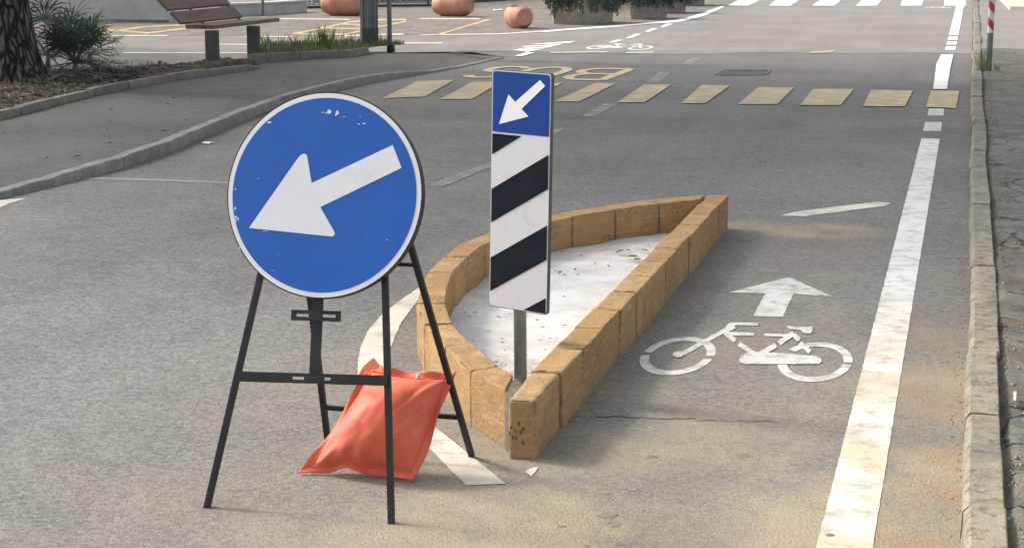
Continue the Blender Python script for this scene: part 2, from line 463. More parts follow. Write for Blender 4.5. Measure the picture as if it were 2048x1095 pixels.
kerb_run(bm, [Vector((p.x, p.y, 0)) for p in ktS], .11, zl, side=1, seg=1.0, gap=.002, wob=.0025)
structure('kerb', bm, M['kerbL'], 32)
# second kerb: edge of the planted bed
k2 = [(-300, 285), (0, 226), (130, 190), (300, 155), (450, 135), (560, 122)]
k2w = smooth([G(x, y, ZP+.07) for x, y in k2], 2)
bm = bmesh.new()
kerb_run(bm, [Vector((p.x, p.y, 0)) for p in k2w], .10, ZP+.07, ZP-.02, side=1, seg=1.0, wob=.012)
structure('kerb', bm, M['kerbBed'], 32)
# soil of the bed, lumpy
bm = bmesh.new()
front = [(p.x, p.y) for p in k2w]
backp = [(-13.0, 8.0), (-13.0, 18.3), (-11.4, 18.9), (-10.587, 19.131), (-9.928, 19.658), (-9.79, 20.344), (-9.456, 21.119), (-9.046, 21.638)]
def along(pts, y):
    for (ax, ay), (bx, by) in zip(pts, pts[1:]):
        if ay <= y <= by: return ax+(bx-ax)*(y-ay)/max(1e-6, by-ay)
    return pts[0][0] if y < pts[0][1] else pts[-1][0]
def bed_front_x(y): return along(front, y)
def bed_back_x(y): return along(backp, y)
rows_ = []
NYs = 150
for i in range(NYs+1):
    y = front[0][1]+(21.15-front[0][1])*i/NYs
    xf, xb = bed_front_x(y)-.10, bed_back_x(y)
    row = []
    for j in range(61):
        t = (j/60)**1.3; x = xf+(xb-xf)*t; p = Vector((x, y, 0))
        lump = .050*mnoise.noise(p*1.7)+.035*mnoise.noise(p*5.5)+.018*mnoise.noise(p*14)
        h = ZP+.040+.045*min(1, t*6)+min(1, t*8)*lump
        if j == 60: h = .0
        row.append(bm.verts.new((x, y, h)))
    rows_.append(row)
for a, b in zip(rows_, rows_[1:]):
    for j in range(60): bm.faces.new([a[j], a[j+1], b[j+1], b[j]])
def soil_z(x, y):
    t = min(1, max(0, (bed_front_x(y)-.1-x)/2.2)); p = Vector((x, y, 0))
    return ZP+.040+.045*min(1, t*6)+min(1, t*8)*(.050*mnoise.noise(p*1.7)+.035*mnoise.noise(p*5.5)+.018*mnoise.noise(p*14))
structure('bed_soil', bm, M['soil'], True)

# right kerb and right pavement
bm = bmesh.new()
line = [Vector((.052+.004*math.sin(y*.9)+(.012 if y > 27 else 0), y, 0)) for y in [3+.5*i for i in range(110)]]
kerb_run(bm, line, .118, lambda p: .105+.012*math.sin(p.y*1.3), side=-1, seg=1.0, bev=.022, wob=.007)
structure('kerb', bm, M['kerbR'], 32)
bm = bmesh.new()
ys = [2.5+.045*i for i in range(140)]+[8.8+.2*i for i in range(60)]+[20.8+1.0*i for i in range(45)]
xs = [.165, .175, .2, .225, .25, .275, .3, .33, .36, .4, .44, .48, .53, .58, .64, .7, .8, .9, 1.0, 1.3, 2, 4, 9, 30]
rows = []
for y in ys:
    row = []
    for x in xs:
        p = Vector((x, y, 0)); am = 1 if y < 27 else .12
        z = .083+am*(.016*mnoise.noise(p*3.1)+.012*mnoise.noise(p*9)+.007*mnoise.noise(p*27)) - (.02*am if x < .2 else 0)
        row.append(bm.verts.new((x, y, z)))
    rows.append(row)
for a, b in zip(rows, rows[1:]):
    for j in range(len(xs)-1): bm.faces.new([a[j], a[j+1], b[j+1], b[j]])
me = bpy.data.meshes.new('pavement'); bmesh.ops.recalc_face_normals(bm, faces=bm.faces); bm.to_mesh(me); bm.free()
o = structure('pavement', me, [M['rough'], M['cross']], True)
for p in me.polygons:
    if p.center.y > 27.6+.5*math.sin(p.center.x*2): p.material_index = 1  # sunlit far stretch coloured paler, switched along the shade edge
bm = bmesh.new()
a, b = G(2020, 17.5, .12), G(2300, 23, .12)
prism(bm, [(a.x, a.y), (b.x, b.y), (b.x, b.y+9), (a.x-.18, a.y+9)], .05, .17)
structure('pavement_slab', bm, M['step'])

# ------------------------------------------------------------------ ROAD MARKINGS
def ragged(pts):
    out = []
    for a, b in zip(pts, pts[1:]+pts[:1]):
        L = (b-a).length; dist = a.length
        n = max(1, min(60, int(L/max(.022, dist*.004)))); d = (b-a)/max(L, 1e-6); nn = Vector((-d.y, d.x, 0))
        for i in range(n):
            p = a.lerp(b, i/n)
            out.append(p+nn*(mnoise.noise(p*28)*.0028+mnoise.noise(p*90)*.0022))
    return out
def marking(name, polys, mat, z=.0022):
    bm = bmesh.new()
    for i, p in enumerate(polys): flat_poly(bm, ragged([G(a, b, z+i*.0002) for a, b in p]))
    return structure(name, bm, mat)
bm = bmesh.new()
for (ya, yb) in ((2.0, 15.64),): flat_poly(bm, [(x_+mnoise.noise(Vector((x_*9, y_*11, 0)))*.003+mnoise.noise(Vector((x_*9, y_*45, 0)))*.002, y_) for x_, y_ in [(-.352-.011*(i/300), ya+(yb-ya)*i/300) for i in range(301)]+[(-.208+.012*(i/300), yb-(yb-ya)*i/300) for i in range(301)]], .0022)
structure('edge_line_marking', bm, M['edge'])
marking('edge_line_marking', [[(1850,244),(1884,244),(1882,262),(1846,262)], [(1858,217),(1888,217),(1887,231),(1855,231)]], M['white'])
marking('edge_line_marking', [[(1882.5,109),(1906.5,109),(1900,140),(1894,178),(1866,178),(1873,127)],
    [(1892,93),(1912,93),(1911,99.5),(1890,99.5)], [(1894.5,83),(1914,83),(1913,89.5),(1893,89.5)], [(1897,73.5),(1916,73.5),(1915,80),(1895.5,80)],
    [(1912.6,11.6),(1927.7,11.6),(1916.7,70.6),(1897.5,70.6)]], M['whitefar'], .010)
marking('crosswalk_marking', [[(765,196),(850,193),(908,160),(835,162)], [(880,198),(944,198),(1002,164),(945,164)], [(985,201),(1038,201),(1127,166),(1066,165)],
    [(1107,203),(1158,203),(1232,167),(1191,166)], [(1235,204.5),(1289,204.5),(1343,169),(1288,169)], [(1362,206.5),(1410,206.5),(1460,171),(1404,170)],
    [(1476,208),(1555,208),(1588,175),(1517,174)], [(1600,210),(1681,210),(1708,178),(1626,178)], [(1726,212.6),(1810,212.6),(1826,181),(1742,180)],
    [(1852,213.7),(1912,216),(1919,182),(1862,181)]], M['yellow'], .008)
E=0
zs = []
for (bl, br, tr, tl) in [((1455,11.5),(1496,11.5),(1518,1.5),(1475,1.5)), ((1538,11.5),(1580.6,11.5),(1597,1.3),(1551,1.3)), ((1624,11.4),(1668,11.4),(1681.7,.7),(1639.5,.7)),
                         ((1711.8,11.4),(1753.4,11.4),(1763,.7),(1724,.7)), ((1800.5,11.4),(1843,11.4),(1847,.7),(1805,.7)), ((1888,11.4),(1933,11.4),(1931,.7),(1889,.7))]:
    zs.append([bl, br, tr, tl])
marking('crosswalk_marking', zs, M['whitefar'], .012)
# dashed centre line, faded
marking('centre_line_marking', [[(1320,144),(1343,144),(1317,165),(1292,164)], [(1210,207),(1236,207),(1190,233),(1163,232)], [(1385,115),(1403,115.5),(1381,129),(1361,128)],
    [(1108,258),(1132,255),(1098,277),(1070,280)], [(975,325),(1000,327),(884,374),(850,373)]], M['faint'])
# bus lettering, read from the other way
def stroke(bm, pts, w, z):
    pts = [Vector((a, b, 0)) for a, b in pts]
    L = []; R = []
    for i, p in enumerate(pts):
        d = (pts[min(i+1, len(pts)-1)]-pts[max(i-1, 0)]).normalized(); n = Vector((-d.y, d.x, 0))
        # strokes are stretched along the road as painted letters are
        L.append(p+Vector((n.x*w*.5, n.y*w*.8, 0))); R.append(p-Vector((n.x*w*.5, n.y*w*.8, 0)))
    for i in range(len(pts)-1):
        quad(bm, [(q.x, q.y, z) for q in (L[i], L[i+1], R[i+1], R[i])])
def arc(cx, cy, rx, ry, a0, a1, n=14):
    return [(cx+rx*math.cos(math.radians(a0+(a1-a0)*i/n)), cy+ry*math.sin(math.radians(a0+(a1-a0)*i/n))) for i in range(n+1)]
def glyph(ch):
    if ch == 'B':
        return [[(0, 0), (0, 1)], [(0, .0), (.55, .0)]+arc(.55, .25, .45, .25, -90, 90)[1:]+[(0, .5)], [(.0, 1)]+[(.5, 1)]+arc(.5, .75, .4, .25, 90, -90)[1:]+[(0.3, .5)]]
    if ch == 'U':
        return [[(0, 1), (0, .35)]+arc(.5, .35, .5, .35, 180, 360)[1:]+[(1, 1)]]
    if ch == 'S':
        return [arc(.5, .75, .48, .25, 20, 270)+arc(.5, .25, .48, .25, 90, -160)[1:]]
bm = bmesh.new()
zz = .006
for ch, xr, wd in (('B', -4.37, .56), ('U', -5.13, .52), ('S', -5.72, .47)):
    for st in glyph(ch):
        # rotated half a turn: letter x grows towards -X, letter top is nearest
        stroke(bm, [(xr-u*wd, 23.2-v*1.95) for u, v in st], .135, zz)
        zz += .0008
structure('bus_lettering', bm, M['letter'])
# give way bar fragments, island outline, bike lane edge
marking('island_outline_marking', [[(865,566),(838,574),(800,600),(762,630),(736,660),(722,690),(716,720),(715,748),(718,790),(724,800),(776,800),(775,745),(778,705),(787,680),(802,645),(835,601),(866,580)],
    [(836,872),(862,846),(1012,966),(932,969)], [(1050,941),(1066,934),(1079,932),(1063,952)], [(1560,431),(1590,423),(1750,403.5),(1782,405.5),(1772,411),(1610,432)]], M['arcp'])
marking('lane_line_marking', [[(0,400),(52,396),(20,406),(0,414),(-120,440),(-120,424)]], M['white'])
marking('road_seam', [[(155,354),(300,357),(468,364),(468,368),(300,361),(155,358)]], M['seam'])
bm = bmesh.new()
def crack(pts, w):
    for (a, b) in zip(pts, pts[1:]):
        pa, pb = G(*a), G(*b)
        d = (pb-pa).normalized(); n = Vector((-d.y, d.x, 0))*w*random.uniform(.5, 1.2)
        quad(bm, [(q.x, q.y, .0016) for q in (pa+n, pb+n, pb-n, pa-n)])
def wander(a, b, n, amp):
    return [(a[0]+(b[0]-a[0])*i/n, a[1]+(b[1]-a[1])*i/n+random.uniform(-amp, amp)) for i in range(n+1)]
crack(wander((1190, 832), (1390, 838), 22, 1.6), .005)
crack(wander((1390, 840), (1560, 843), 16, 1.6), .003)
structure('road_crack', bm, M['tar'])
bm = bmesh.new()
for (x, y, rx, ry) in [(1215,1030,22,7),(1228,1045,14,10),(1240,1087,12,3),(1215,985,12,3),(1308,912,12,3),(1487,909,20,5),(1125,1051,9,2.5),(1265,977,20,3),(1365,1003,10,2),(1660,1068,12,4),(1175,1090,6,3),(1905,735,7,2),(1855,727,6,2),(1890,630,8,3),(665,780,6,2)]:
    pts = []
    for k in range(14):
        a = 2*PI*k/14; r = random.uniform(.55, 1.15)
        pts.append((x+rx*r*math.cos(a), y+ry*r*math.sin(a)))
    flat_px(bm, pts, .0040 if 1637 < x < 1760 else .0014)
structure('road_stain', bm, M['stain'])

# bicycle symbol (pixel survey of the painted shapes, laid on the road)
def sym(x, y): return (1240+x/2.607, 380+y/2.607)
def bike_polys():
    P = []
    P.append([sym(*p) for p in [(880,452),(1108,553),(905,540),(848,660),(695,655),(757,537),(563,533)]])
    return P
marking('arrow_marking', bike_polys(), M['white'], .0022)
bm = bmesh.new()
zq = [.0026]
def qs(pts, z=None):
    zq[0] += .00014; z = zq[0]
    flat_poly(bm, ragged([G(*sym(*p), z) for p in pts]))
def qs_old(pts, z=.007): flat_poly(bm, ragged([G(*sym(*p), z) for p in pts]))
def thick(a, b, w):   # straight stroke in survey units
    d = Vector((b[0]-a[0], b[1]-a[1])); n = Vector((-d.y, d.x)).normalized()*w/2
    qs([(a[0]+n.x, a[1]+n.y), (b[0]+n.x, b[1]+n.y), (b[0]-n.x, b[1]-n.y), (a[0]-n.x, a[1]-n.y)])
def ringarc(cw, ro, ri, a0, a1, n=26):
    for i in range(n):
        t0 = math.radians(a0+(a1-a0)*i/n); t1 = math.radians(a0+(a1-a0)*(i+1)/n)
        f = lambda r, t: (cw.x+r[0]*math.cos(t), cw.y+r[1]*math.sin(t), .0022)
        quad(bm, [f(ro, t0), f(ro, t1), f(ri, t1), f(ri, t0)])
fw = G(*sym(303, 862)); rw = G(*sym(1018, 893))
ringarc(fw, (.150, .352), (.113, .272), 4, 176); ringarc(fw, (.150, .352), (.113, .272), 186, 354)
ringarc(rw, (.150, .352), (.113, .272), 2, 148); ringarc(rw, (.150, .352), (.113, .272), 196, 356)
thick((330, 850), (560, 722), 22)
flat_poly(bm, [tuple(G(*sym(303+28*math.cos(a), 860+17*math.sin(a))))[:2] for a in [2*PI*k/18 for k in range(18)]], .0048)
qs([(548,728),(556,704),(566,694),(590,688),(720,690),(720,705),(604,702),(594,712),(608,716),(562,740)], .0084)
qs([(562,738),(700,742),(700,759),(585,757)], .0092); qs([(750,746),(880,748),(905,756),(868,764),(752,760)], .0092)
thick((548, 742), (600, 785), 24); thick((618, 800), (702, 854), 24)
thick((905, 745), (830, 797), 26); thick((815, 806), (733, 851), 26)
qs([(866,708),(1006,712),(1002,738),(992,745),(962,745),(940,728),(880,722)], .0096)
thick((905, 752), (936, 780), 24); thick((938, 794), (992, 842), 24)
qs([(640,856),(660,846),(700,842),(850,848),(985,862),(1015,864),(1040,872),(1052,884),(1046,897),(1032,905),(655,905),(632,898),(620,884),(626,866)], .0100)
structure('bicycle_marking', bm, M['white'])
src_bike = [list(v.co) for v in bpy.data.objects['bicycle_marking'].data.vertices]
# two more cycle symbols far up the street share the stencil
def far_bike(cx, cy, s, mirror):
    me = bpy.data.objects['bicycle_marking'].data.copy()
    ox, oy = -.83, 7.08
    for v in me.vertices:
        v.co.x = cx+(v.co.x-ox)*s*(-1 if mirror else 1); v.co.y = cy+(v.co.y-oy)*s*1.25; v.co.z += .004
    me.materials.clear()
    return structure('bicycle_marking', me, M['whitefar'])
c = G(1240, 95.5); far_bike(c.x, c.y, 1.22, True)
c = G(1876, 16); far_bike(c.x, c.y, .75, False)
marking('shark_tooth_marking', [[(1029,112),(1046,112),(1071,105),(1053,104.7)], [(1024,99.5),(1090,97.3),(1055,104)], [(1035,97),(1110,92),(1098,95),(1042,98.6)], [(1040,92.8),(1128,88),(1114,91.2),(1050,94)], [(1060,88.5),(1152,82),(1138,86.3),(1075,89)]], M['whitefar'], .010)
marking('dashed_line_marking', [[(1216.5,85),(1227,85.3),(1247.6,79.7),(1233.6,79.7)], [(1252.6,76),(1264,76),(1283,68),(1269,68)], [(1289.5,63.5),(1301,63.5),(1315.5,57),(1303,57)], [(1320,54),(1330,54),(1347,47.6),(1333,47.6)]], M['whitefar'], .010)
def px_band(top, bot): return list(top)+list(reversed(bot))
marking('street_edge_marking', [px_band([(1085,61.5),(1135,57.5),(1210,52.3),(1270,48),(1310,44.3)], [(1085,64.5),(1135,60.5),(1210,55.3),(1270,50.6),(1310,46.8)]),
    px_band([(1310,44.3),(1345,41),(1372,35.5),(1407,25.5),(1440,13)], [(1310,46.8),(1352,44.6),(1380,39.5),(1414,30),(1450,13)])], M['whitefar'], .012)
marking('street_edge_marking', [px_band([(840,69.5),(1000,66.5),(1085,61.5)], [(840,71.5),(1000,69),(1085,64)]), [(225,70.5),(335,70.5),(335,72.8),(225,72.8)], [(490,72),(585,72.3),(585,74.5),(490,74)], [(690,70.5),(805,67),(810,69.8),(690,73.5)]], M['arcp'], .012)
marking('street_line_marking', [[(245,104.5),(500,104.5),(500,107),(245,107)], [(430,88),(500,88),(500,90),(430,90)], [(790,85),(885,85),(885,87.5),(790,87.5)], [(1100,104),(1215,103),(1215,105),(1100,106)], [(1252,104.6),(1308,103.2),(1308,105.4),(1252,106.5)]], M['arcp'], .010)
marking('street_patch_marking', [[(1618,107),(1628,102.5),(1672,101),(1660,105.5)]], M['yellowfar'], .010)
yb = [[(866,71),(876,71),(985,39),(972,39)]]
def ystroke(pts, w):
    out = []
    for a, b in zip(pts, pts[1:]): out.append([(a[0], a[1]-w/2), (b[0], b[1]-w/2), (b[0], b[1]+w/2), (a[0], a[1]+w/2)])
    return out
yb += ystroke([(585,68),(640,58),(700,44),(745,40),(812,39.5)], 3)+ystroke([(690,69),(745,57),(812,43)], 3)+ystroke([(590,68),(690,69)], 3)
yb2 = ystroke([(640,56),(720,58)], 3)+ystroke([(680,48),(745,52)], 3)+ystroke([(745,41),(760,54)], 3)
marking('bus_bay_marking', yb, M['yellowfar'], .0125)
marking('bus_bay_marking', yb2, M['yellowfar'], .0135)
yb3 = ystroke([(195,68),(285,54),(370,50)], 3)+ystroke([(290,67),(380,56)], 3)
marking('bus_bay_marking', yb3+ystroke([(215,60),(300,66)], 3), M['yellowfar'], .0125)
marking('bus_bay_marking', ystroke([(460,41),(560,37.5),(700,39)], 2)+ystroke([(840,37.5),(960,38)], 2), M['arcp'], .0125)
# pale dusty streak beside the striped pole
# ------------------------------------------------------------------ TRAFFIC ISLAND
island = empty('traffic_island', (-1.7, 7.6, 0), 'leaf shaped traffic island walled with yellow tuff blocks around white cement', 'traffic island')
PAR = [-1, -.965, -.88, -.72, -.5, -.25, 0, .25, .5, .72, .88, .965, 1]
def rough_block(bm, q, z0, z1, seed, rad=.006, amp=.0035):
    """block on plan corners q (a,b,c,d), rounded and chipped"""
    q = [Vector((p[0], p[1], 0)) for p in q]
    ctr = sum(q, Vector())/4; hz = (z1-z0)/2
    lx = ((q[1]-q[0]).length+(q[2]-q[3]).length)/4; ly = ((q[3]-q[0]).length+(q[2]-q[1]).length)/4
    hd = (lx, ly, hz); cache = {}
    def V(u):
        key = tuple(round(t, 4) for t in u)
        if key in cache: return cache[key]
        p = [u[i]*hd[i] for i in range(3)]
        inn = [max(-(hd[i]-rad), min(hd[i]-rad, p[i])) for i in range(3)]
        d = Vector([p[i]-inn[i] for i in range(3)])
        if d.length > 1e-9: d = d.normalized()*min(rad, d.length)
        p = [inn[i]+d[i] for i in range(3)]
        s, t, w = p[0]/hd[0], p[1]/hd[1], p[2]
        xy = (q[0]*(1-s)*(1-t)+q[1]*(1+s)*(1-t)+q[2]*(1+s)*(1+t)+q[3]*(1-s)*(1+t))/4
        v = Vector((xy.x, xy.y, z0+hz+w))
        nn = Vector((u[0] if abs(u[0]) > .99 else 0, u[1] if abs(u[1]) > .99 else 0, u[2] if abs(u[2]) > .99 else 0))
        edge = (nn.length > 1.2)
        e = mnoise.noise(v*11+Vector((seed, 0, 0)))*amp+mnoise.noise(v*37)*amp*.5
        if edge: e -= max(0, mnoise.noise(v*24+Vector((seed*3, 1, 0)))-.05)*.030
        dirv = (v-Vector((ctr.x, ctr.y, z0+hz)))
        ax = Vector((0, 0, 0)); s0 = (q[1]-q[0]).normalized(); t0 = (q[3]-q[0]).normalized()
        ax = s0*nn.x+t0*nn.y+Vector((0, 0, nn.z))
        if ax.length > 0: v = v+ax.normalized()*e
        cache[key] = bm.verts.new(v); return cache[key]
    n = len(PAR)-1
    for axis in range(3):
        for sgn in (-1, 1):
            for i in range(n):
                for j in range(n):
                    def U(a, b):
                        u = [0, 0, 0]; u[axis] = sgn; u[(axis+1) % 3] = PAR[a]; u[(axis+2) % 3] = PAR[b]; return u
                    bm.faces.new([V(U(i, j)), V(U(i+1, j)), V(U(i+1, j+1)), V(U(i, j+1))])
ZW = .205
outer = [(-1.461,5.553),(-1.65,5.778),(-1.851,6.134),(-2.037,6.471),(-2.184,6.832),(-2.272,7.174),(-2.352,7.534),(-2.398,7.929),(-2.418,8.329),(-2.375,8.735),(-2.29,9.05),(-2.17,9.385),(-1.985,9.72),(-1.775,10.03),(-1.482,10.325)]
inner_ = [(-1.489,5.76),(-1.573,5.874),(-1.76,6.192),(-1.936,6.516),(-2.072,6.872),(-2.165,7.213),(-2.241,7.562),(-2.284,7.957),(-2.303,8.33),(-2.262,8.69),(-2.185,8.985),(-2.07,9.30),(-1.89,9.62),(-1.69,9.90),(-1.478,10.13)]
bm = bmesh.new(); mo = bmesh.new()
def shrink(a, b, g):
    a, b = Vector(a), Vector(b); d = (b-a).normalized()*g
    return a+d, b-d
for i in range(len(outer)-1):
    oa, ob = shrink(outer[i], outer[i+1], .005); ia, ib = shrink(inner_[i], inner_[i+1], .005)
    rough_block(bm, [oa, ob, ib, ia], -.01, ZW+random.uniform(-.003, .004), i*1.7)
    j = i+1
    if j < len(outer)-1:
        d = (Vector(outer[j+1])-Vector(outer[j-1])).normalized()*.007
        a = Vector(outer[j]); b = Vector(inner_[j]); e = (b-a).normalized()*.004
        a = a+e; b = b-e
        prism(mo, [a-d, a+d, b+d, b-d], -.01, ZW-.004)
# right-hand straight run
ends = [5.445, 5.84, 6.21, 6.585, 6.95, 7.32, 7.69, 8.06, 8.44, 8.82, 9.19, 9.57, 9.95, 10.36]
def rx(y): t = (y-5.44)/(10.36-5.44); return (-1.335-.012*t, -1.446-.02*t)
for k, (a, b) in enumerate(zip(ends, ends[1:])):
    ra, la = rx(a); rb, lb = rx(b); g = .004
    jx = random.uniform(-.004, .004)
    if k == 0:
        rough_block(bm, [(ra+.002, a+.01), (rb, b-g), (lb, b-g), (la+.020, a-.004)], -.01, ZW, 40, rad=.018)
    else:
        rough_block(bm, [(ra+jx, a+g), (rb+jx, b-g), (lb+jx, b-g), (la+jx, a+g)], -.01, ZW+random.uniform(-.003, .004), 40+k*2.3)
    if k:
        prism(mo, [(ra-.006, a-.007), (ra-.006, a+.007), (la+.005, a+.007), (la+.005, a-.007)], -.01, ZW-.003)
# mortar plug at the front corner
prism(mo, [(-1.485, 5.60), (-1.464, 5.552), (-1.411, 5.452), (-1.40, 5.50), (-1.43, 5.66), (-1.475, 5.75)], -.01, ZW-.006)
link('block_wall', bm, M['tuff'], island, 32)
link('mortar_joints', mo, M['mortar'], island)
# cement fill: ridged sheet
bm = bmesh.new()
NL, NW = 90, 24
def interp(pts, y):
    for a, b in zip(pts, pts[1:]):
        if a[1] <= y <= b[1]: return a[0]+(b[0]-a[0])*(y-a[1])/(b[1]-a[1])
    return pts[0][0] if y < pts[0][1] else pts[-1][0]
rows = []
for i in range(NL+1):
    y = 5.70+(10.16-5.70)*i/NL
    xl = interp(inner_, y)-.03; xr = rx(y)[1]+.03
    row = []
    for j in range(NW+1):
        x = xl+(xr-xl)*j/NW; p = Vector((x, y, 0))
        row.append(bm.verts.new((x, y, .030+.010*mnoise.noise(p*3)+.005*mnoise.noise(p*11)+.05*max(0, (6.3-y))+.03*max(0, 1-abs(j-NW)/4)*.5)))
    rows.append(row)
for a, b in zip(rows, rows[1:]):
    for j in range(NW): bm.faces.new([a[j], a[j+1], b[j+1], b[j]])
link('cement_fill', bm, M['cement'], island, True)
# litter of dry leaves and crumbs on the cement
def leaf_bits(bm, p, size, curl=.3):
    a = random.uniform(0, 2*PI); d = Vector((math.cos(a), math.sin(a), random.uniform(-.15, .25))); n = Vector((-d.y, d.x, random.uniform(-.2, .2)))
    p = Vector(p)
    l, w = size, size*random.uniform(.35, .6)
    mid = p+Vector((0, 0, size*curl))
    v = [bm.verts.new(q) for q in (p-d*l, mid-d*l*.3+n*w, mid+d*l*.4+n*w*.8, p+d*l, mid+d*l*.3-n*w, mid-d*l*.4-n*w*.9)]
    bm.faces.new([v[0], v[1], v[2], v[3]]); bm.faces.new([v[0], v[3], v[4], v[5]])
bm = bmesh.new()
for (x, y, s) in [(1120,544,.035),(1265,513,.06),(1275,518,.05),(1290,500,.04),(1217,532,.03),(1190,526,.02),(1150,538,.03),(1240,503,.05),(1255,500,.03),(938,633,.02),(950,625,.02),(997,634,.022),(995,648,.012),(980,662,.014),(1129,650,.02),(1085,647,.01),(1100,655,.012),(1020,627,.02),(1113,676,.012)]:
    p = G(x, y, .045); leaf_bits(bm, p, s*.62, .2)
for k in range(150):
    y = 5.95+abs(random.gauss(0, .45)); xl = interp(inner_, y); xr = rx(y)[1]
    if xr-xl < .05: continue
    x = random.uniform(xl+.02, xr-.02)
    leaf_bits(bm, (x, y, .043+.05*max(0, 6.3-y)), random.uniform(.004, .010))
for k in range(60):
    y = random.uniform(6.4, 10.0); xl = interp(inner_, y); xr = rx(y)[1]
    leaf_bits(bm, (random.uniform(xl+.02, xr-.02), y, .043), random.uniform(.004, .012))
tag(link('leaf_litter', bm, M['dry']), 'scattered dry leaves and crumbs lying on the white cement of the island', 'leaf litter', None, 'stuff')

# ------------------------------------------------------------------ DELINEATOR on its pole in the island
dp = Vector((-1.607, 6.33, 0))
delin = empty('delineator_post', dp, 'tall narrow panel with blue arrow square over black and white diagonal stripes on island pole', 'traffic sign')
yawp = math.radians(-20)
nrm = Vector((math.sin(yawp), -math.cos(yawp), 0))          # panel faces left of the viewer
p0 = dp+nrm*.045
TL, TR, BR, BL = [on_plane(x, y, p0, nrm) for x, y in [(985, 139), (1103.5, 146), (1094.5, 625.5), (977.5, 615)]]
ux = ((TR-TL)+(BR-BL)).normalized(); uy = nrm.cross(ux)*-1
uy = ((TL-BL)+(TR-BR)).normalized(); ux = (ux-uy*ux.dot(uy)).normalized(); nz = ux.cross(uy)
W = ((TR-TL).length+(BR-BL).length)/2; Hh = ((TL-BL).length+(TR-BR).length)/2
O = (BL+BR)/2-uy*0
def PP(u, v, d=0): return O+ux*(u*W/2)+uy*(v*Hh)+nz*d
def round_rect(u0, u1, v0, v1, ru, rv, corners=(1, 1, 1, 1), n=6):
    pts = []
    for (cx, cy, a0, on) in ((u1-ru, v0+rv, -90, corners[0]), (u1-ru, v1-rv, 0, corners[1]), (u0+ru, v1-rv, 90, corners[2]), (u0+ru, v0+rv, 180, corners[3])):
        if on: pts += [(cx+ru*math.cos(math.radians(a0+90*i/n)), cy+rv*math.sin(math.radians(a0+90*i/n))) for i in range(n+1)]
        else: pts.append({-90: (u1, v0), 0: (u1, v1), 90: (u0, v1), 180: (u0, v0)}[a0])
    return pts
def slab(bm, pts, d0, d1):
    a = [bm.verts.new(PP(u, v, d0)) for u, v in pts]; b = [bm.verts.new(PP(u, v, d1)) for u, v in pts]; n = len(pts)
    for i in range(n): bm.faces.new([a[i], a[(i+1) % n], b[(i+1) % n], b[i]])
    bm.faces.new(b); bm.faces.new(a[::-1])
r_u, r_v = .10*1.0, .10*W/2/Hh
bm = bmesh.new(); slab(bm, round_rect(-1, 1, 0, 1, r_u, r_v), -.017, 0)
body = link('panel', bm, M['panelback'], delin)
def face_film(name, polys, mat, d, parent):
    bm = bmesh.new()
    for p in polys:
        f = bm.faces.new([bm.verts.new(PP(u, v, d)) for u, v in p])
        if len(p) > 4: bmesh.ops.triangulate(bm, faces=[f])
    return link(name, bm, mat, parent)
VB = 1-(268-142)/482.0          # blue / stripe joint
e_u = .035; e_v = .006
# blue square with thin pale border line
face_film('pale_border', [round_rect(-.985, .985, .003, .997, r_u, r_v)], M['wfilm2'], .0012, body)
face_film('blue_film', [round_rect(-.955, .955, VB+.004, .993, r_u*.9, r_v*.9, (0, 1, 1, 0))], M['blue2'], .0024, body)
def pv(x, y):  # panel coordinates of a surveyed pixel
    p = on_plane(x, y, p0, nrm)-O
    return (p.dot(ux)/(W/2), p.dot(uy)/Hh)
face_film('arrow', [[pv(*p) for p in [(999,248),(1018,188.5),(1031,204),(1081,160),(1091.5,172),(1044,218),(1058,233)]]], M['wfilm'], .0036, body)
# stripes
def clip_v(poly, lo, hi):
    def cut(pts, f, keep):
        out = []
        for a, b in zip(pts, pts[1:]+pts[:1]):
            fa, fb = f(a), f(b)
            if keep(fa): out.append(a)
            if keep(fa) != keep(fb):
                t = fa/(fa-fb); out.append((a[0]+(b[0]-a[0])*t, a[1]+(b[1]-a[1])*t))
        return out
    poly = cut(poly, lambda p: p[1]-lo, lambda f: f >= 0)
    return cut(poly, lambda p: p[1]-hi, lambda f: f <= 0) if poly else poly
slope = .112
blacks = []
L = .955
for (yl_top, yl_bot) in [(None, None)]:
    pass
for (pt, pb_) in [((980.5, 175), (980.5, 308)), ((980.5, 377), (980.5, 444)), ((980, 514), (979, 581)), ((978, 655), (978, 730))]:
    vt = pv(*pt)[1]; vb = pv(*pb_)[1]
    # rise across the panel measured on the photograph (82 px over the width)
    rise = pv(1100, 300)[1]-pv(1100, 382)[1]
    poly = [(-L, vb), (L, vb+rise), (L, vt+rise), (-L, vt)]
    poly = clip_v(poly, .006, VB-.004)
    if len(poly) > 2: blacks.append(poly)
face_film('black_stripe', blacks, M['black'], .0026, body)
# pole with its clamps
bm = bmesh.new()
tube(bm, [dp+Vector((0, 0, .0)), dp+Vector((-.012, 0, 1.12))], .0245, 20)
link('pole', bm, M['galv'], delin, True)
for v in (.12, .5, .88):
    bm = bmesh.new(); c = PP(0, v, -.030); box_on(bm, c, ux*.045, uy*.012, nz*.013, .002)
    link('clamp', bm, M['galv'], delin)

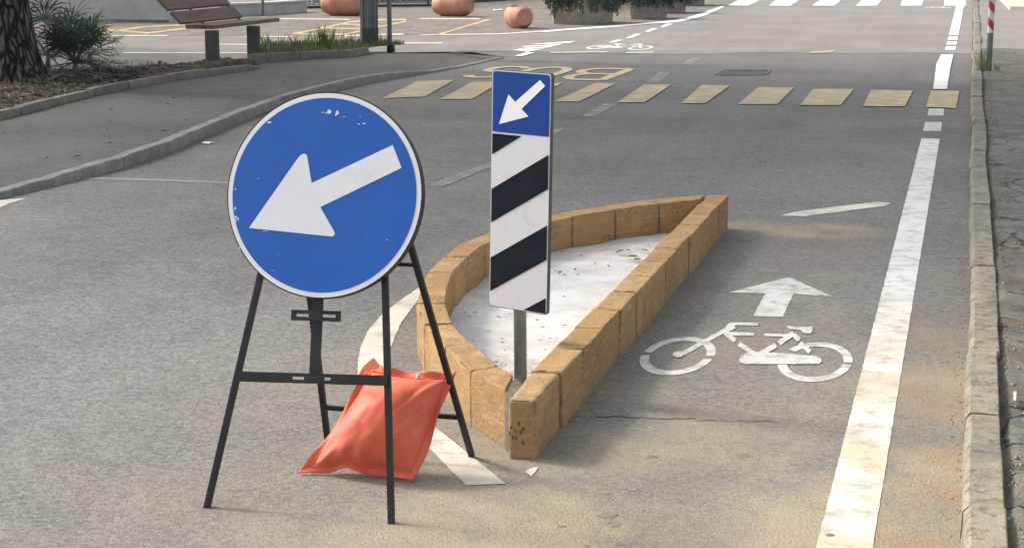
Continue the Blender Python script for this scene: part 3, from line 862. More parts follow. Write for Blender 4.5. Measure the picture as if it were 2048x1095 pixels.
# ------------------------------------------------------------------ ROUND SIGN ON ITS A-FRAME
TH = math.radians(13); Y0 = 4.682
su = Vector((1, 0, 0)); sv = Vector((0, math.sin(TH), math.cos(TH))); sn = Vector((0, -math.cos(TH), math.sin(TH)))
SO = Vector((0, Y0, 0))
def SP(u, v, d=0): return SO+su*u+sv*v+sn*d
def suv(px, py):
    p = on_plane(px, py, SO, sn)-SO; return (p.dot(su), p.dot(sv))
sign = empty('portable_road_sign', (-1.86, 5.0, 0), 'round blue keep left arrow sign with scuffed face on black folding A-frame', 'traffic sign')
cu, cv, R = -1.856, .973, .3085
def disc(bm, r0, d, n=96, d1=None):
    if d1 is None:
        bm.faces.new([bm.verts.new(SP(cu+r0*math.cos(2*PI*i/n), cv+r0*math.sin(2*PI*i/n), d)) for i in range(n)])
    else:
        a = [bm.verts.new(SP(cu+r0*math.cos(2*PI*i/n), cv+r0*math.sin(2*PI*i/n), d)) for i in range(n)]
        b = [bm.verts.new(SP(cu+r0*math.cos(2*PI*i/n), cv+r0*math.sin(2*PI*i/n), d1)) for i in range(n)]
        for i in range(n): bm.faces.new([a[i], a[(i+1) % n], b[(i+1) % n], b[i]])
        bm.faces.new(b); bm.faces.new(a[::-1])
bm = bmesh.new(); disc(bm, R+.003, -.026, 96, 0); sd = link('sign_disc', bm, M['blackmetal'], sign)
bm = bmesh.new(); disc(bm, R-.001, .0012); link('white_border', bm, M['wfilm'], sd)
bm = bmesh.new(); disc(bm, R-.0155, .0024); link('blue_film', bm, M['blue'], sd)
def z1(x, y): return (420+x/2.3813, 160+y/2.3813)
ar = [z1(*p) for p in [(188,704),(425,366)]]+[z1(*p) for p in [(440,354),(452,351),(463,358),(466,370)]]+[z1(*p) for p in [(486,491),(872,310),(914,419),(527,605),(594,722)]]+[z1(*p) for p in [(597,732),(592,741),(582,745)]]
bm = bmesh.new()
f = bm.faces.new([bm.verts.new(SP(*suv(*p), .0036)) for p in ar]); bmesh.ops.triangulate(bm, faces=[f])
link('arrow', bm, M['wfilm'], sd)
# scrapes through the film
bm = bmesh.new()
def chip(x, y, lx, ly, n=9):
    pts = []
    for k in range(n):
        a = 2*PI*k/n; r = random.uniform(.45, 1.1); pts.append(suv(*z1(x+lx*r*math.cos(a), y+ly*r*math.sin(a))))
    f = bm.faces.new([bm.verts.new(SP(*p, .0034)) for p in pts]); bmesh.ops.triangulate(bm, faces=[f])
for c in [(570,152,12,11),(556,158,8,4),(540,155,10,2),(608,158,11,13),(600,168,5,8),(710,210,6,4),(736,208,9,4),(718,176,5,2),(285,202,14,4),(124,520,3,7),(122,610,5,9),(128,655,8,12),(124,672,5,8),(137,662,4,9),(143,800,5,4),(328,833,4,2),(262,720,18,1.4),(845,762,5,2)]:
    chip(*c)
for c in [(640,176,14,1.2),(232,470,5,1.5),(300,905,14,1.0)]: chip(*c)
link('scrape', bm, M['scuff'], sd)
# front frame
bm = bmesh.new()
T = .019
FL0, FR0 = (suv(403, 1022)[0], .004), (suv(775, 1053)[0], .004)
FL1 = suv(513, 545); FR1 = suv(762, 545)
def ext(a, b, v): t = (v-a[1])/(b[1]-a[1]); return (a[0]+(b[0]-a[0])*t, v)
FLt = ext(FL0, FL1, 1.06); FRt = ext(FR0, FR1, 1.06)
bml = bmesh.new(); bar(bml, SP(*FL0, -.037), SP(*FLt, -.037), T, T, (0, -1, 0), .0025); link('leg', bml, M['blackmetal'], sign)
bml = bmesh.new(); bar(bml, SP(*FR0, -.037), SP(*FRt, -.037), T, T, (0, -1, 0), .0025); link('leg', bml, M['blackmetal'], sign)
def slotted(bm, u0, u1, v, h, slots, d0=-.034, d1=-.028, tilt=0.0):
    """flat strap in the frame plane with slots cut right through"""
    cuts = sorted([u0, u1]+[x for s in slots for x in s[:2]])
    def rect(a, b, lo, hi):
        pts = [(a, v+lo+tilt*(a-u0)), (b, v+lo+tilt*(b-u0)), (b, v+hi+tilt*(b-u0)), (a, v+hi+tilt*(a-u0))]
        va = [bm.verts.new(SP(*p, d0)) for p in pts]; vb = [bm.verts.new(SP(*p, d1)) for p in pts]
        for i in range(4): bm.faces.new([va[i], va[(i+1) % 4], vb[(i+1) % 4], vb[i]])
        bm.faces.new(vb); bm.faces.new(va[::-1])
    for a, b in zip(cuts, cuts[1:]):
        hole = any(s[0] <= a+1e-6 and b <= s[1]+1e-6 for s in slots)
        if hole:
            rect(a, b, -h/2, -h/2+h*.36); rect(a, b, h/2-h*.36, h/2)
        else: rect(a, b, -h/2, h/2)
a = suv(466, 752); b = suv(770, 761)
us = [suv(579, 757)[0], suv(603, 757)[0], suv(643, 758)[0], suv(656, 758)[0]]
bm = bmesh.new(); slotted(bm, a[0], b[0], a[1], .031, [(us[0], us[1]), (us[2], us[3])], -.026, -.020, (b[1]-a[1])/(b[0]-a[0])); link('cross_bar', bm, M['blackmetal'], sign)
a = suv(578, 629); b = suv(677, 632)
us = [suv(588, 630)[0], suv(615, 630)[0], suv(640, 632)[0], suv(667, 632)[0]]
bm = bmesh.new(); slotted(bm, a[0], b[0], a[1], .032, [(us[0], us[1]), (us[2], us[3])], -.022, -.017, (b[1]-a[1])/(b[0]-a[0])); link('bracket', bm, M['blackmetal'], sign)
bm = bmesh.new()
p_ = suv(630, 590); q_ = suv(622, 752)
bar(bm, SP(*q_, -.0295), SP(*ext(q_, p_, 1.0), -.0295), .033, .006, (0, -1, 0)); link('spine', bm, M['blackmetal'], sign)
# rear frame: plane from the rear feet up to the apex behind the disc
rb = Vector((-1.549, 5.433, 0)); apexY = SP(0, 1.04, -.05).y; apexZ = SP(0, 1.04, -.05).z
kz = (apexY-5.433)/apexZ
rn = Vector((0, 1, -kz)).normalized()
def RP(px, py): return on_plane(px, py, rb, rn)
RR0, RR1 = RP(944, 914), RP(820, 487); RL0 = RP(657, 893); RL1 = RP(626, 640)
def extz(a, b, z): return a+(b-a)*((z-a.z)/(b.z-a.z))
RRt = extz(RR0, RR1, 1.0); RLt = extz(RL0, RL1, 1.0)
for A, B in ((RR0, RRt), (RL0, RLt)):
    bml = bmesh.new(); bar(bml, A+Vector((0, 0, .002)), B, T, T, (0, -1, 0), .0025); link('leg', bml, M['blackmetal'], sign)
zb = RP(880, 831).z
bm = bmesh.new(); bar(bm, extz(RL0, RL1, zb+.002), extz(RR0, RR1, zb), .016, .016, (0, -1, 0), .002); link('rear_bar', bm, M['blackmetal'], sign)
zt = RP(805, 528).z
bm = bmesh.new(); bar(bm, extz(RL0, RL1, zt), extz(RR0, RR1, zt), .012, .016, (0, -1, 0), .002); link('rear_bar', bm, M['blackmetal'], sign)

# ------------------------------------------------------------------ SAND BAG propped against the rear bar
BLc, BRc = G(597, 948, .012), G(828, 960, .012)
bn = Vector((0, -1, .62)).normalized(); bp = Vector((0, 5.115, .012))
TRc = on_plane(912, 740, bp, bn); TLc = on_plane(742, 722, bp, bn)
BLc, BRc = on_plane(595, 947, bp, bn), on_plane(828, 961, bp, bn)
def bag_pt(s, t, side):
    # pillow: edges pulled in between the four pointed corners
    pin_s = s*(1-(.085 if s < 0 else -.035*max(0, .6-t))*(1-t*t)); pin_t = t*(1-.10*(1-s*s)*(1 if t > 0 else .55))
    a, b = (pin_s+1)/2, (pin_t+1)/2
    p = BLc*(1-a)*(1-b)+BRc*a*(1-b)+TRc*a*b+TLc*(1-a)*b
    m = .86
    fs, ft = min(1, abs(s)/m), min(1, abs(t)/m)
    f = max(0, 1-fs**2.2)**.70*max(0, 1-ft**2.2)**.62
    low = 1+.20*(-t)
    puff = (.108 if side > 0 else .045)*f*low
    # creases running from corners and along seams
    wr = .0
    for (cs, ct, amp) in ((-1, -1, .007), (1, -1, .008), (1, 1, .007), (-1, 1, .003)):
        dx, dy = s-cs, t-ct; r = math.hypot(dx, dy); ang = math.atan2(dy, dx)
        wr += amp*math.sin(ang*9+cs*2+ct)*math.exp(-((r-.42)/.30)**2)
    wr += .006*math.sin((s-t*.5)*21)*max(0, 1-((s-.62)/.3)**2)*max(0, 1-(t+.1)**2)
    wr += .007*math.sin(s*19+1.3)*math.exp(-((t+.78)/.16)**2)+.005*math.sin(t*13)*math.exp(-((s-.80)/.15)**2)
    wr += .010*mnoise.noise(Vector((s*1.6, t*1.6, side*3)))*f+.0025*mnoise.noise(Vector((s*5, t*5, side*7)))*f
    edge = max(abs(s), abs(t))
    fl = .012*math.sin(s*7+t*5.0)*max(0, (edge-.84)/.16)
    if t < -.6: p = p+Vector((0, 0, .020*math.exp(-((s+.22)/.22)**2)*((-t-.6)/.4)))
    return p+bn*((puff+wr*min(1, f*1.6+.1))*side+fl*1.0)
bm = bmesh.new(); NB = 72
grid = {}
for side in (1, -1):
    for i in range(NB+1):
        for j in range(NB+1):
            s, t = -1+2*i/NB, -1+2*j/NB
            if side == -1 and (i in (0, NB) or j in (0, NB)): grid[(side, i, j)] = grid[(1, i, j)]; continue
            p = bag_pt(s, t, side)
            if side == -1: p = p-bn*.003
            p.z = max(p.z, .004)
            grid[(side, i, j)] = bm.verts.new(p)
for side in (1, -1):
    for i in range(NB):
        for j in range(NB):
            q = [grid[(side, i, j)], grid[(side, i+1, j)], grid[(side, i+1, j+1)], grid[(side, i, j+1)]]
            bm.faces.new(q if side == 1 else q[::-1])
bag = link('sandbag', bm, M['vinyl'], None, True)
tag(bag, 'orange vinyl ballast bag slumped under the round arrow sign', 'sandbag')
bm = bmesh.new()
# pointed ears of welded film at the top corners
def ear(pts, th=.004):
    vs = [on_plane(x, y, bp+Vector((0, .01, 0)), bn) for x, y in pts]
    a = [bm.verts.new(v+bn*th) for v in vs]; b = [bm.verts.new(v-bn*th) for v in vs]; n = len(vs)
    for i in range(n): bm.faces.new([a[i], a[(i+1) % n], b[(i+1) % n], b[i]])
    f1 = bm.faces.new(a); f2 = bm.faces.new(b[::-1]); bmesh.ops.triangulate(bm, faces=[f1, f2])
ear([(712, 758), (728, 732), (748, 715), (757, 727), (755, 752), (748, 768)])
link('corner_ear', bm, M['vinyl'], bag)
# welded seam, a thin raised bead just inside the flange
bm = bmesh.new(); loop = []
for k in range(121):
    q = k/30; e = .87; side_ = int(q) % 4; u = (q-int(q))*2-1
    s_, t_ = [(u*e, -e), (e, u*e), (-u*e, e), (-e, -u*e)][side_]
    loop.append(bag_pt(s_, t_, 1)+bn*.0015)
tube(bm, loop, .0026, 6, False)
link('weld_seam', bm, M['vinyl'], bag, True)
bm = bmesh.new()
tube(bm, [on_plane(834, 756, bp-bn*-.02, bn), on_plane(838, 748, bp-bn*-.02, bn)], .006, 10); link('filler_plug', bm, M['coping'], bag)

# ------------------------------------------------------------------ BENCH
bx0, bx1 = -9.90, -9.50
bench = empty('park_bench', (-9.7, 22.3, ZP+.08), 'brown plank park bench with two grey pedestal legs beside the tree bed', 'bench')
zs_ = .585
bm = bmesh.new()
for k in range(3):
    xa = bx0+k*.137
    box_on(bm, (xa+.065, 22.34, zs_+.005), (.063, 0, 0), (0, 1.13, 0), (0, 0, .026), .004)
link('seat', bm, M['woodtop'], bench)
def backboard(z0, z1_):
    bm = bmesh.new(); t = .13/.13
    fx_ = lambda z: -9.80-(z-.65)*1.02
    c0 = Vector((fx_(z0), 0, z0)); c1 = Vector((fx_(z1_), 0, z1_)); d = c1-c0; n = Vector((-d.z, 0, d.x)).normalized()
    box_on(bm, (c0+c1)/2+Vector((0, 21.84, 0)), d/2, (0, .99, 0), n*.018, .004); return bm
link('backrest_board', backboard(.645, .785), M['wood'], bench)
link('backrest_board', backboard(.815, .985), M['wood'], bench)
for (x, y) in ((425.5, 122), (508, 110)):
    p = G(x, y, ZP+.07)
    bm = bmesh.new(); box_on(bm, (p.x+.0, p.y, ZP+.219), (.083, 0, 0), (0, .045, 0), (0, 0, .245), .008)
    link('leg', bm, M['benchleg'], bench)
for y in (21.55, 22.75):
    bm = bmesh.new(); bar(bm, (-9.76, y, zs_-.01), (-10.16, y, .99), .05, .012, (0, 0, 1)); link('back_bracket', bm, M['benchleg'], bench)

# ------------------------------------------------------------------ TREES
def pine(name, base, label, r0, crown_c, crown_r, seed, n_leaf, group):
    rnd = random.Random(seed)
    t = empty(name, base, label, 'tree', group)
    bm = bmesh.new()
    pts, rad = [], []
    top = Vector((crown_c[0]-.4*(crown_c[0]-base[0]), crown_c[1], crown_c[2]-.5)) if False else Vector((base[0]-.6, base[1]+.2, crown_c[2]-.6))
    NT, NR = 60, 44
    rings = []
    for i in range(NT+1):
        h = i/NT; z = base[2]-.1+(top.z-base[2]+.1)*(h**1.7)
        hh = (z-base[2])
        c = Vector(base).lerp(top, max(0, min(1, hh/(top.z-base[2])))); c.z = z
        r = r0*(1-.45*max(0, hh)/(top.z-base[2]))+.16*math.exp(-max(0, hh)/.22)*r0*2
        ring = []
        for k in range(NR):
            a = 2*PI*k/NR
            # deep furrows, slightly twisted
            fr = mnoise.noise(Vector((math.cos(a)*3.2, math.sin(a)*3.2, z*.55+seed)))*.07+abs(mnoise.noise(Vector((math.cos(a+.12*z)*7, math.sin(a+.12*z)*7, z*.9))))*-.06
            but = .18*math.exp(-max(0, hh)/.15)*math.sin(a*5+seed)
            ring.append(bm.verts.new(c+Vector((math.cos(a), math.sin(a), 0))*r*(1+fr+but)))
        rings.append(ring)
    for a_, b_ in zip(rings, rings[1:]):
        for k in range(NR): bm.faces.new([a_[k], a_[(k+1) % NR], b_[(k+1) % NR], b_[k]])
    # limbs that carry the crown
    for k in range(9):
        a = 2*PI*k/9+rnd.uniform(-.2, .2); s0 = Vector(base).lerp(top, rnd.uniform(.72, .97))
        e = Vector(crown_c)+Vector((math.cos(a)*crown_r[0]*.7, math.sin(a)*crown_r[1]*.7, rnd.uniform(-.6, .4)))
        m = s0.lerp(e, .5)+Vector((0, 0, -.5))
        tube(bm, [s0, s0.lerp(m, .5)+Vector((0, 0, .1)), m, m.lerp(e, .5)+Vector((0, 0, .2)), e], [.15, .12, .10, .07, .03], 8)
    link('trunk', bm, M['bark'], t, True)
    bm = bmesh.new()
    for k in range(n_leaf):
        while True:
            u = Vector((rnd.uniform(-1, 1), rnd.uniform(-1, 1), rnd.uniform(-1, 1)))
            if u.length < 1+.12*mnoise.noise(u*3+Vector((seed, 0, 0))): break
        p = Vector(crown_c)+Vector((u.x*crown_r[0], u.y*crown_r[1], u.z*crown_r[2]))
        if mnoise.noise(p*.55+Vector((seed, 3, 1))) < -.33: continue
        a = Vector((rnd.uniform(-1, 1), rnd.uniform(-1, 1), rnd.uniform(-.6, .6))).normalized(); b = a.orthogonal().normalized()
        s = rnd.uniform(.22, .42)
        quad(bm, [p-a*s-b*s*.35, p+a*s-b*s*.35, p+a*s+b*s*.35, p-a*s+b*s*.35])
    link('crown', bm, M['pine'], t)
    return t
tb = G(14, 150, ZP+.12)
tree = pine('pine_tree', (tb.x, tb.y, ZP+.08), 'thick pine trunk with deeply fissured grey bark beside the low palms', .36, (tb.x+.3, tb.y+1.0, 8.6), (8.3, 9.6, 1.7), 3, 2300, None)
shade_pine = pine('pine_tree', (-23.5, 24.0, .1), 'unseen pine added on the left to shade the bench', .34, (-23.3, 23.0, 9.0), (5.6, 4.6, 1.5), 11, 2200, None)  # second pine, out of view, added for the shade it casts
# surface roots belong to the tree
bm = bmesh.new()
rnd = random.Random(5)
for (x0_, y0_, x1_, y1_, r) in [(110,160,230,150,.05),(195,160,330,143,.035),(210,140,270,138,.02),(240,150,360,128,.045),(300,150,420,133,.035),(330,128,420,124,.05),(400,128,470,133,.04),(420,140,520,126,.035),(150,175,300,158,.03),(230,165,380,142,.04),(310,152,470,134,.03),(180,150,260,160,.025),(60,200,220,178,.03),(350,146,430,128,.02),(270,160,330,132,.02),(380,143,500,127,.03),(450,128,500,130,.05),(500,132,560,124,.04),(60,185,170,180,.04),(-20,200,90,200,.04),(290,135,380,126,.05),(360,140,440,140,.025)]:
    a, b = G(x0_, y0_, ZP+.12), G(x1_, y1_, ZP+.12)
    n = 9; pts = []
    for i in range(n):
        p = a.lerp(b, i/(n-1)); d = (b-a).normalized(); nn = Vector((-d.y, d.x, 0))
        p += nn*rnd.uniform(-.10, .10)
        p.x = min(p.x-.22, bed_front_x(p.y)-.20); p.y += .25
        p.z = soil_z(p.x, p.y)+rnd.uniform(-.030, .030)
        pts.append(p)
    tube(bm, smooth(pts, 1), [r*.50*(1-.6*i_/(2*n))*rnd.uniform(.7, 1.25) for i_ in range(len(smooth(pts, 1)))], 9, True, .06)
    link('surface_root', bm, M['root'], tree, True); bm = bmesh.new()
for k in range(2400):
    y = rnd.uniform(12.5, 21.0); xf = bed_front_x(y); x = xf-.08-abs(rnd.gauss(0, .7))
    if x < bed_back_x(y)+.1: continue
    leaf_bits(bm, (x, y, soil_z(x, y)+.01), rnd.uniform(.010, .034), .2)
tag(link('leaf_litter', bm, M['dry']), 'brown leaf litter covering the soil around the pine roots', 'leaf litter', None, 'stuff')
bm = bmesh.new()
for k in range(90):
    x, y = rnd.uniform(-60, 900), rnd.uniform(135, 320)
    p = G(x, y, ZP+.004)
    yk = None
    inside = any(min(a.y, b.y) <= p.y <= max(a.y, b.y) and p.x < a.x-.2 for a, b in zip(ktS, ktS[1:]))
    if not inside or p.x < bed_front_x(p.y)+.05: continue
    leaf_bits(bm, p, rnd.uniform(.012, .035), .2)
tag(link('leaf_litter', bm, M['dry']), 'stray dry leaves lying on the dark left pavement', 'leaf litter', None, 'stuff')

# ------------------------------------------------------------------ PALMS
def fan_palm(name, base, label, nf, size, seed, matl, spread):
    rnd = random.Random(seed); t = empty(name, base, label, 'palm', 'dwarf fan palms beside the pine trunk')
    b0 = Vector(base)
    bm = bmesh.new(); tube(bm, [b0-Vector((0, 0, .05)), b0+Vector((.01, 0, .06)), b0+Vector((0, .02, .15*size))], [.035, .03, .022], 8, True, .1); link('stem', bm, M['root'], t, True)
    ps = bmesh.new(); lf = bmesh.new()
    for k in range(nf):
        a = 2*PI*k/nf*2.4+rnd.uniform(-.3, .3); el = rnd.uniform(-.38, 1.05)
        d = Vector((math.cos(a)*math.cos(el), math.sin(a)*math.cos(el), math.sin(el)+.12)).normalized()
        L = size*rnd.uniform(.30, .55)*spread
        s = b0+Vector((0, 0, .06*size+.04)); e = s+d*L+Vector((0, 0, -.05*math.cos(el)))
        tube(ps, [s, s.lerp(e, .5)+Vector((0, 0, .03)), e], .007, 5, False)
        side = d.cross(Vector((0, 0, 1))).normalized(); up = side.cross(d).normalized()
        fan = 12; LL = size*rnd.uniform(.26, .42)
        for j in range(fan):
            ph = math.radians(-115+230*j/(fan-1))+rnd.uniform(-.05, .05)
            bd = (d*math.cos(ph)+side*math.sin(ph)+up*.18).normalized()
            l = LL*(.72+.28*math.cos(ph*.6))*rnd.uniform(.85, 1.1); w = .0075*size+.004
            wv = bd.cross(up).normalized()
            droop = Vector((0, 0, -.16*l*(1+abs(ph)*.2)*rnd.uniform(.3, 1.6)))
            p0_, p1_, p2_ = e, e+bd*l*.55, e+bd*l+droop
            v = [lf.verts.new(q) for q in (p0_-wv*w*.3, p0_+wv*w*.3, p1_+wv*w, p2_, p1_-wv*w)]
            lf.faces.new([v[0], v[1], v[2], v[4]]); lf.faces.new([v[4], v[2], v[3]])
    link('leaf_stalk', ps, M['palm'], t); link('frond', lf, matl, t)
    return t
pb1 = G(150, 142, ZP+.12); fan_palm('fan_palm', pb1, 'broad dark green fan palm in front, low on the soil right of the trunk', 46, 1.02, 21, M['palm'], .95)
pb2 = G(95, 128, ZP+.12); fan_palm('fan_palm', pb2, 'taller fan palm half hidden behind the trunk with leaves against the pale wall', 20, 1.12, 33, M['palm'], 1.25)
pb3 = G(178, 122, ZP+.12); fan_palm('fan_palm', pb3, 'yellowish green fan palm at the back, between the dark palm and the bench', 14, .78, 44, M['palmtop'], 1.05)
bm = bmesh.new()
def blades(bm, p, n, h, spread, rnd):
    for k in range(n):
        a = rnd.uniform(0, 2*PI); q = Vector(p)+Vector((math.cos(a), math.sin(a), 0))*spread*rnd.random()
        hh = h*rnd.uniform(.4, 1.1); lean = Vector((rnd.uniform(-.4, .4), rnd.uniform(-.4, .4), 0))*hh; w = Vector((math.cos(a*3), math.sin(a*3), 0))*.005
        v = [bm.verts.new(x) for x in (q-w, q+w, q+lean*.4+Vector((0, 0, hh*.6))+w*.8, q+lean+Vector((0, 0, hh)), q+lean*.4+Vector((0, 0, hh*.6))-w*.8)]
        bm.faces.new(v)
for k in range(190):
    x = rnd.uniform(-40, 300); y = 158-.12*x+rnd.gauss(0, 9); q = G(x, y, ZP+.09)
    if q.x > bed_front_x(q.y)-.15 or q.x < bed_back_x(q.y): continue
    blades(bm, (q.x, q.y, soil_z(q.x, q.y)), 7, .07, .16, rnd)
tag(link('grass', bm, M['grass']), 'sparse green weeds growing on the soil at the foot of the palms', 'grass', None, 'stuff')

# ------------------------------------------------------------------ GRASS BED behind the bench
bk = [G(x, y, .19) for x, y in [(505, 109.5), (560, 106.5), (607, 104), (650, 102.3), (695, 100.5), (725, 96), (756, 89.5), (775, 89.5)]]
bm = bmesh.new(); kerb_run(bm, [Vector((p.x, p.y, 0)) for p in smooth(bk, 1)], .12, .19, .02, side=1, seg=.8, wob=.008); structure('kerb', bm, M['kerbBed'], 32)
bed_poly = [(p.x-.04, p.y+.06) for p in bk]+[(-8.2, 25.3), (-8.9, 26.0), (-10.3, 24.6)]
bm = bmesh.new(); flat_poly(bm, bed_poly, .165); structure('bed_soil', bm, M['soil'])
def inpoly(x, y, P):
    c = False
    for (ax, ay), (bx, by) in zip(P, P[1:]+P[:1]):
        if (ay > y) != (by > y) and x < (bx-ax)*(y-ay)/(by-ay)+ax: c = not c
    return c
bm = bmesh.new(); cnt = 0
while cnt < 900:
    x, y = rnd.uniform(-10.4, -8.1), rnd.uniform(22, 26.1)
    if inpoly(x, y, bed_poly):
        blades(bm, (x, y, .16), 6, .075 if rnd.random() < .95 else .22, .06, rnd); cnt += 1
for k in range(14):
    blades(bm, G(648+rnd.uniform(-14, 14), 96, .17), 8, .36, .10, rnd)
tag(link('grass', bm, M['grass']), 'ragged green grass in the kerbed bed at the grey lamp post', 'grass', None, 'stuff')

# ------------------------------------------------------------------ POSTS
lp = G(739, 90, .17); lamp = empty('lamp_post', (lp.x, lp.y, .16), 'stout grey-green ribbed metal post rising from the grass bed', 'lamp post')
bm = bmesh.new()
def ngon(cx, cy, r, n, a0=0): return [(cx+r*math.cos(a0+2*PI*k/n), cy+r*math.sin(a0+2*PI*k/n)) for k in range(n)]
prism(bm, ngon(lp.x, lp.y, .118, 8, .2), .42, 6.0)
for k in range(8):
    a = .2+2*PI*k/8; prism(bm, ngon(lp.x+.118*math.cos(a), lp.y+.118*math.sin(a), .016, 8), .42, 5.95)
link('shaft', bm, M['lamppaint'], lamp)
bm = bmesh.new(); prism(bm, ngon(lp.x, lp.y, .138, 8, .2), .15, .42); link('base', bm, M['lampdark'], lamp)
tp = G(780, 101, ZP); thin = empty('sign_pole', (tp.x, tp.y, ZP-.05), 'thin grey metal pole on the pavement corner right of the stout post', 'pole')
bm = bmesh.new(); tube(bm, [tp+Vector((0, 0, -.05)), tp+Vector((-.02, 0, 3.2))], .034, 16); link('shaft', bm, M['galv'], thin, True)
bm = bmesh.new(); tube(bm, [tp+Vector((.015, 0, -.02)), tp+Vector((.015, 0, .07)), tp+Vector((.01, 0, .10))], [.062, .058, .042], 16); link('base', bm, M['lampdark'], thin, True)
# striped pole on the right pavement
sp_ = G(1977, 141, .09); strp = empty('striped_pole', (sp_.x, sp_.y, .05), 'galvanised pole with red and white spiral sleeve behind the right kerb', 'pole')
bm = bmesh.new(); tube(bm, [sp_+Vector((0, 0, -.04)), sp_+Vector((.01, 0, 3.0))], .036, 20); link('shaft', bm, M['galv'], strp, True)
ztop = 2.1; zb_ = on_plane(1979, 66, sp_, Vector((0, -1, 0))).z
bmr, bmw = bmesh.new(), bmesh.new(); NA, NZ = 28, 140
for i in range(NZ):
    for k in range(NA):
        z0_, z1__ = zb_+(ztop-zb_)*i/NZ, zb_+(ztop-zb_)*(i+1)/NZ; a0, a1 = 2*PI*k/NA, 2*PI*(k+1)/NA
        ph = ((z0_+z1__)/2-zb_)/.215-(a0/(2*PI))*-1
        b_ = bmr if (ph % 1) < .5 else bmw
        f = lambda a, z: sp_+Vector((.0385*math.cos(a), .0385*math.sin(a), z-sp_.z))
        quad(b_, [f(a0, z0_), f(a1, z0_), f(a1, z1__), f(a0, z1__)])
link('red_stripe', bmr, M['reflred'], strp); link('white_stripe', bmw, M['wfilm2'], strp)
bm = bmesh.new()
wp = G(1965, 118, .09)
for k in range(9): blades(bm, (sp_.x-.05+rnd.uniform(-.06, .03), sp_.y+rnd.uniform(-.2, 1.4), .06), 9, .24, .05, rnd)
blades(bm, (sp_.x+.12, sp_.y+.2, .06), 14, .12, .10, rnd)
tag(link('weed_tuft', bm, M['grass']), 'green weeds sprouting at the foot of the red and white striped pole', 'weeds')

# ------------------------------------------------------------------ TERRACOTTA BARRELS
def barrel(name, label, c, ax, length, rmid, rend, notch):
    o = empty(name, (c.x, c.y, 0), label, 'barrel', 'terracotta barrels lying on the plaza')
    ax = Vector(ax).normalized(); up = Vector((0, 0, 1)); sd_ = ax.cross(up).normalized()
    cc = Vector((c.x, c.y, rmid-.012)); bm = bmesh.new(); NR, NX = 40, 26
    rings = []
    for i in range(NX+1):
        t = -1+2*i/NX; r = rend+(rmid-rend)*min(1, max(0, (1-abs(t))/.52))**.72
        ring = []
        for k in range(NR):
            a = 2*PI*k/NR; y, z = r*math.cos(a), r*math.sin(a)
            lim = notch*rmid
            if z > lim and abs(t) < .62:     # seat-like flat cut into the top
                z = lim-.02+(z-lim)*.12
            ring.append(bm.verts.new(cc+ax*(t*length/2)+sd_*y+up*z))
        rings.append(ring)
    for a_, b_ in zip(rings, rings[1:]):
        for k in range(NR): bm.faces.new([a_[k], a_[(k+1) % NR], b_[(k+1) % NR], b_[k]])
    for ring, s in ((rings[0], -1), (rings[-1], 1)):
        rim = [bm.verts.new(v.co*1+ (cc+ax*(s*length/2)-v.co)*.10+ax*s*-.008) for v in ring]
        for k in range(NR): bm.faces.new([ring[k], ring[(k+1) % NR], rim[(k+1) % NR], rim[k]])
        bm.faces.new(rim)
    link('body', bm, M['terra'], o, 38)
    bm = bmesh.new(); e = cc+ax*(length/2-.006)
    tube(bm, [e-ax*.01, e+ax*.004], .022, 14); link('drain_hole', bm, M['terradark'], o)
    return o
c1 = G(1032, 58); barrel('terracotta_barrel', 'smallest looking terracotta barrel, end on, nearest the dashed street line', c1+Vector((0, .2, 0)), (.55, -.83, 0), .70, .245, .155, .78)
c2 = G(901, 34); barrel('terracotta_barrel', 'middle terracotta barrel in front of the wire fence, its round end facing right', c2+Vector((0, .2, 0)), (.98, -.20, 0), .92, .265, .165, .78)
c3 = G(683, 33); barrel('terracotta_barrel', 'terracotta barrel lying sideways partly behind the stout grey-green post', c3+Vector((0, .2, 0)), (.99, -.02, 0), 1.02, .285, .175, .80)

